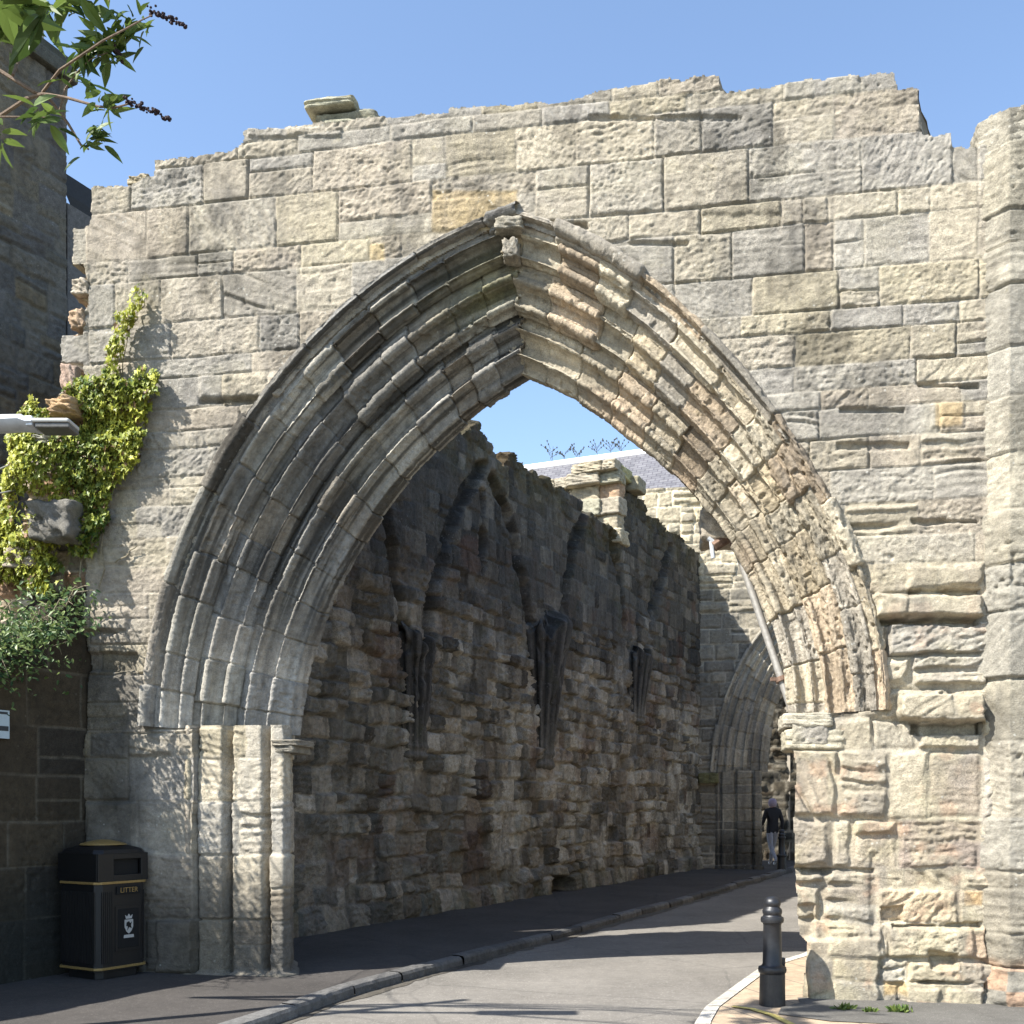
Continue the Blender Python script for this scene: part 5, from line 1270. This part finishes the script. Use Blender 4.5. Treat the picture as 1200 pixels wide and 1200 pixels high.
sgn = empty('wall_sign', tuple(STREET.world(-.75, 2.35, -.02)), 'small pale blue sign on the dark side wall, cut off by the left edge', 'sign')
sl, sv0 = STREET.uv(8, 866); _, sv1 = STREET.uv(8, 833); sl = float(sl)
b = MB(); q = [STREET.world(sl - .42, 0, -.02)[:2], STREET.world(sl, 0, -.02)[:2], STREET.world(sl, 0, -.035)[:2], STREET.world(sl - .42, 0, -.035)[:2]]
b.prism([tuple(x) for x in q], float(sv0), float(sv1)); b.build('panel', M['sign'], sgn, bevel=.002)
b = MB(); zc = (float(sv0) + float(sv1)) / 2
for l0, l1, za, zb in ((-.36, -.012, -.055, -.015), (-.30, -.02, .085, .105)):
    q = [STREET.world(sl + l0, 0, -.036)[:2], STREET.world(sl + l1, 0, -.036)[:2], STREET.world(sl + l1, 0, -.038)[:2], STREET.world(sl + l0, 0, -.038)[:2]]
    b.prism([tuple(x) for x in q], zc + za, zc + zb)
b.build('panel_marking', M['signink'], sgn)

# ================================================================== person walking away under the far arch
def person(loc, rz, scale):
    root = empty('person', loc, 'person walking in a black jacket, pale grey trousers and lilac head covering', 'person', rz=0)
    J = []; Rr = []; Ed = []
    def add(p, r, par=None):
        J.append(p); Rr.append(r); i = len(J) - 1
        if par is not None: Ed.append((par, i))
        return i
    pel = add((0, 0, .95), (.15, .11)); sp = add((0, .01, 1.15), (.14, .10), pel); ch = add((0, .02, 1.35), (.17, .12), sp); nk = add((0, .02, 1.50), (.06, .06), ch); hd = add((0, .0, 1.60), (.085, .10), nk); ht = add((0, .0, 1.72), (.07, .08), hd)
    for s, ph_ in ((-1, .22), (1, -.24)):
        hip = add((s * .09, 0, .90), (.10, .10), pel); kn = add((s * .10, -ph_ * .45 - .03, .50), (.065, .065), hip)
        an = add((s * .10, -ph_ + (.10 if ph_ < 0 else .0), .10 + (.04 if ph_ < 0 else 0)), (.042, .045), kn); toe = add((s * .11, -ph_ - .10 + (.08 if ph_ < 0 else 0), .035 + (.0 if ph_ > 0 else .01)), (.04, .03), an)
        shd = add((s * .19, .02, 1.42), (.07, .07), ch); el = add((s * .24, ph_ * .3 + .03, 1.14), (.05, .05), shd); wr = add((s * .24, ph_ * .8 - .08, .92), (.032, .032), el)
        pm = add((s * .235, ph_ * .85 - .10, .85), (.035, .022), wr)
        for k in range(4):
            f1 = add((s * .235 + (k - 1.5) * .004, ph_ * .85 - .10 + (k - 1.5) * .02, .80), (.009, .009), pm); add((s * .225, ph_ * .85 - .105 + (k - 1.5) * .02, .765 + abs(k - 1.2) * .006), (.008, .008), f1)
        add((s * .215, ph_ * .85 - .145, .835), (.009, .009), pm)
    me = bpy.data.meshes.new('body'); me.from_pydata(J, Ed, []); o = bpy.data.objects.new('body', me); COL.objects.link(o)
    sk = o.modifiers.new('s', 'SKIN'); sk.use_smooth_shade = True
    for v, r in zip(me.skin_vertices[0].data, Rr): v.radius = r
    me.skin_vertices[0].data[0].use_root = True
    o.modifiers.new('d', 'SUBSURF').levels = 2
    bpy.context.view_layer.update()
    m2 = bpy.data.meshes.new_from_object(o.evaluated_get(bpy.context.evaluated_depsgraph_get())); bpy.data.objects.remove(o)
    for m in ('jacket', 'trousers', 'shoe', 'skin'): m2.materials.append(M[m])
    for p in m2.polygons:
        z = p.center.z; arm = abs(p.center.x) > .19
        p.material_index = 3 if z > 1.52 or (arm and z < .93 and z > .6) else (0 if z > .86 else (1 if z > .10 else 2)); p.use_smooth = True
    mt = Matrix.Translation(loc) @ Matrix.Rotation(rz, 4, 'Z') @ Matrix.Scale(scale, 4); m2.transform(mt)
    m2.name = 'body'; ob = bpy.data.objects.new('body', m2); COL.objects.link(ob); ob.parent = root; ob.matrix_parent_inverse = Matrix.Translation(loc).inverted()
    b = MB(); b.lathe((0, .012, 1.555), [(.075, -.03), (.10, .0), (.112, .06), (.105, .12), (.08, .165), (.03, .19), (0, .193)], 20)
    b.v = [tuple(mt @ Vector(v)) for v in b.v]; b.build('head_covering', M['cap'], root, smooth=True)
    # face: eyes, nose and mouth, turned down the lane
    for s in (-1, 1):
        b = MB(); b.lathe((s * .033, -.097, 1.63), [(.0, -.008), (.009, 0), (.0, .008)], 8)
        b.v = [tuple(mt @ Vector(v)) for v in b.v]; b.build('eye', M['signink'], root)
    b = MB(); b.tube([(0, -.09, 1.65), (0, -.125, 1.60), (0, -.1, 1.59)], [.008, .014, .008], 8); b.v = [tuple(mt @ Vector(v)) for v in b.v]; b.build('nose', M['skin'], root, smooth=True)
pp = at(905, 1019, 27.6)
person((pp.x, pp.y, .11), math.radians(200), 1.0)

# ================================================================== weeds
def tuft(px, py, Y, n, s, label):
    p = at(px, py, Y); p.z = .056
    b_p = np.array(p)[None] + R.normal(0, 1, (n, 3)) * np.array([.10, .05, 0]) * s * 6
    g = R.random((n, 1)); colr = np.array([.06, .11, .025]) * (1 - g) + np.array([.16, .20, .05]) * g
    me = leaves('weed_tuft', b_p, R.normal(0, 1, (n, 3)) + np.array([0, -.6, .6]), R.normal(0, .6, (n, 3)) + np.array([0, -.2, 1.0]), R.uniform(.5, 1.1, n) * s, colr, LANCE * np.array([1.5, 1]), M['leaf'])
    return tag(me, label, 'weed', 'weeds at the foot of the right pier')
tuft(990, 1187, 8.2, 60, .055, 'leftmost small green weed tuft at the foot of the right pier')
tuft(1055, 1190, 8.1, 90, .06, 'widest green weed tuft at the wall foot, rightmost of three')
tuft(1018, 1192, 8.1, 40, .045, 'smallest green weed tuft between two others at the wall foot')
def twig(px, py, hpx, label, sd):
    p = at(px, py, 39.5); h_ = hpx / F * 39.5; b = MB(); rr = random.Random(sd)
    p = p - Vector((0, 0, .4))
    b.tube([p, p + Vector((.05, 0, h_ * .6)), p + Vector((rr.uniform(-.15, .15), 0, h_ + .4))], [.016, .012, .006], 5)
    for k in range(7):
        q = p + Vector((0, 0, .4 + h_ * (.15 + .11 * k))); d = Vector((rr.choice((-1, 1)) * rr.uniform(.1, .35), 0, rr.uniform(.1, .35)))
        b.tube([q, q + d], [.009, .005], 4)
        for m in range(2): b.box(q + d * (.6 + .4 * m), (.035, .03, .05), rr.random())
    o = b.build('twig', plain('twig_bark', (.06, .06, .05), .9, 0, .2)); return tag(o, label, 'twig', 'treetop twigs beyond the slate ridge')
for i, (x, y, hp_, lb) in enumerate(((645, 541, 18, 'tallest bare twig beyond the left end of the white ridge'), (662, 538, 9, 'short twig just right of the tallest one beyond the ridge'), (676, 537, 9, 'low forked twig beyond the middle of the white ridge'), (700, 533, 11, 'upright twig beyond the ridge, third from the arch stones'), (716, 531, 11, 'upright twig beyond the ridge, second from the arch stones'), (727, 530, 8, 'small twig beyond the ridge, nearest the right arch stones'))):
    twig(x, y, hp_, lb, i)

# ================================================================== camera, light, sky
cam = bpy.data.cameras.new('camera'); co = bpy.data.objects.new('camera', cam); COL.objects.link(co)
co.location = (0, 0, EYE); co.rotation_euler = (math.radians(90), 0, 0)
cam.sensor_width = 36; cam.sensor_fit = 'HORIZONTAL'; cam.lens = F / 1200 * 36; cam.shift_y = (HY - 600) / 1200; cam.shift_x = 0
cam.clip_end = 2000; cam.clip_start = .05
SC.camera = co
az, el = math.radians(SUN_AZ), math.radians(SUN_EL)
d = Vector((math.sin(az) * math.cos(el), math.cos(az) * math.cos(el), -math.sin(el)))
sl_ = bpy.data.lights.new('sun', 'SUN'); sl_.energy = 5.0; sl_.angle = math.radians(.5); sl_.color = (1.0, .965, .90)
so = bpy.data.objects.new('sun', sl_); COL.objects.link(so); so.rotation_euler = d.to_track_quat('-Z', 'Y').to_euler()
wd = bpy.data.worlds.new('World'); SC.world = wd; wd.use_nodes = True; nt = wd.node_tree; nt.nodes.clear()
sky = nt.nodes.new('ShaderNodeTexSky'); sky.sky_type = 'NISHITA'; sky.sun_disc = False; sky.sun_elevation = el; sky.sun_rotation = az + math.pi
sky.air_density = 1.0; sky.dust_density = .6; sky.ozone_density = 1.4
bg = nt.nodes.new('ShaderNodeBackground'); bg.inputs[1].default_value = .122
ow = nt.nodes.new('ShaderNodeOutputWorld'); nt.links.new(sky.outputs[0], bg.inputs[0]); nt.links.new(bg.outputs[0], ow.inputs[0])
SC.view_settings.view_transform = 'Standard'; SC.view_settings.look = 'None'; SC.view_settings.exposure = 1.3; SC.view_settings.gamma = 1.0
SC.render.engine = 'CYCLES'; SC.cycles.max_bounces = 6
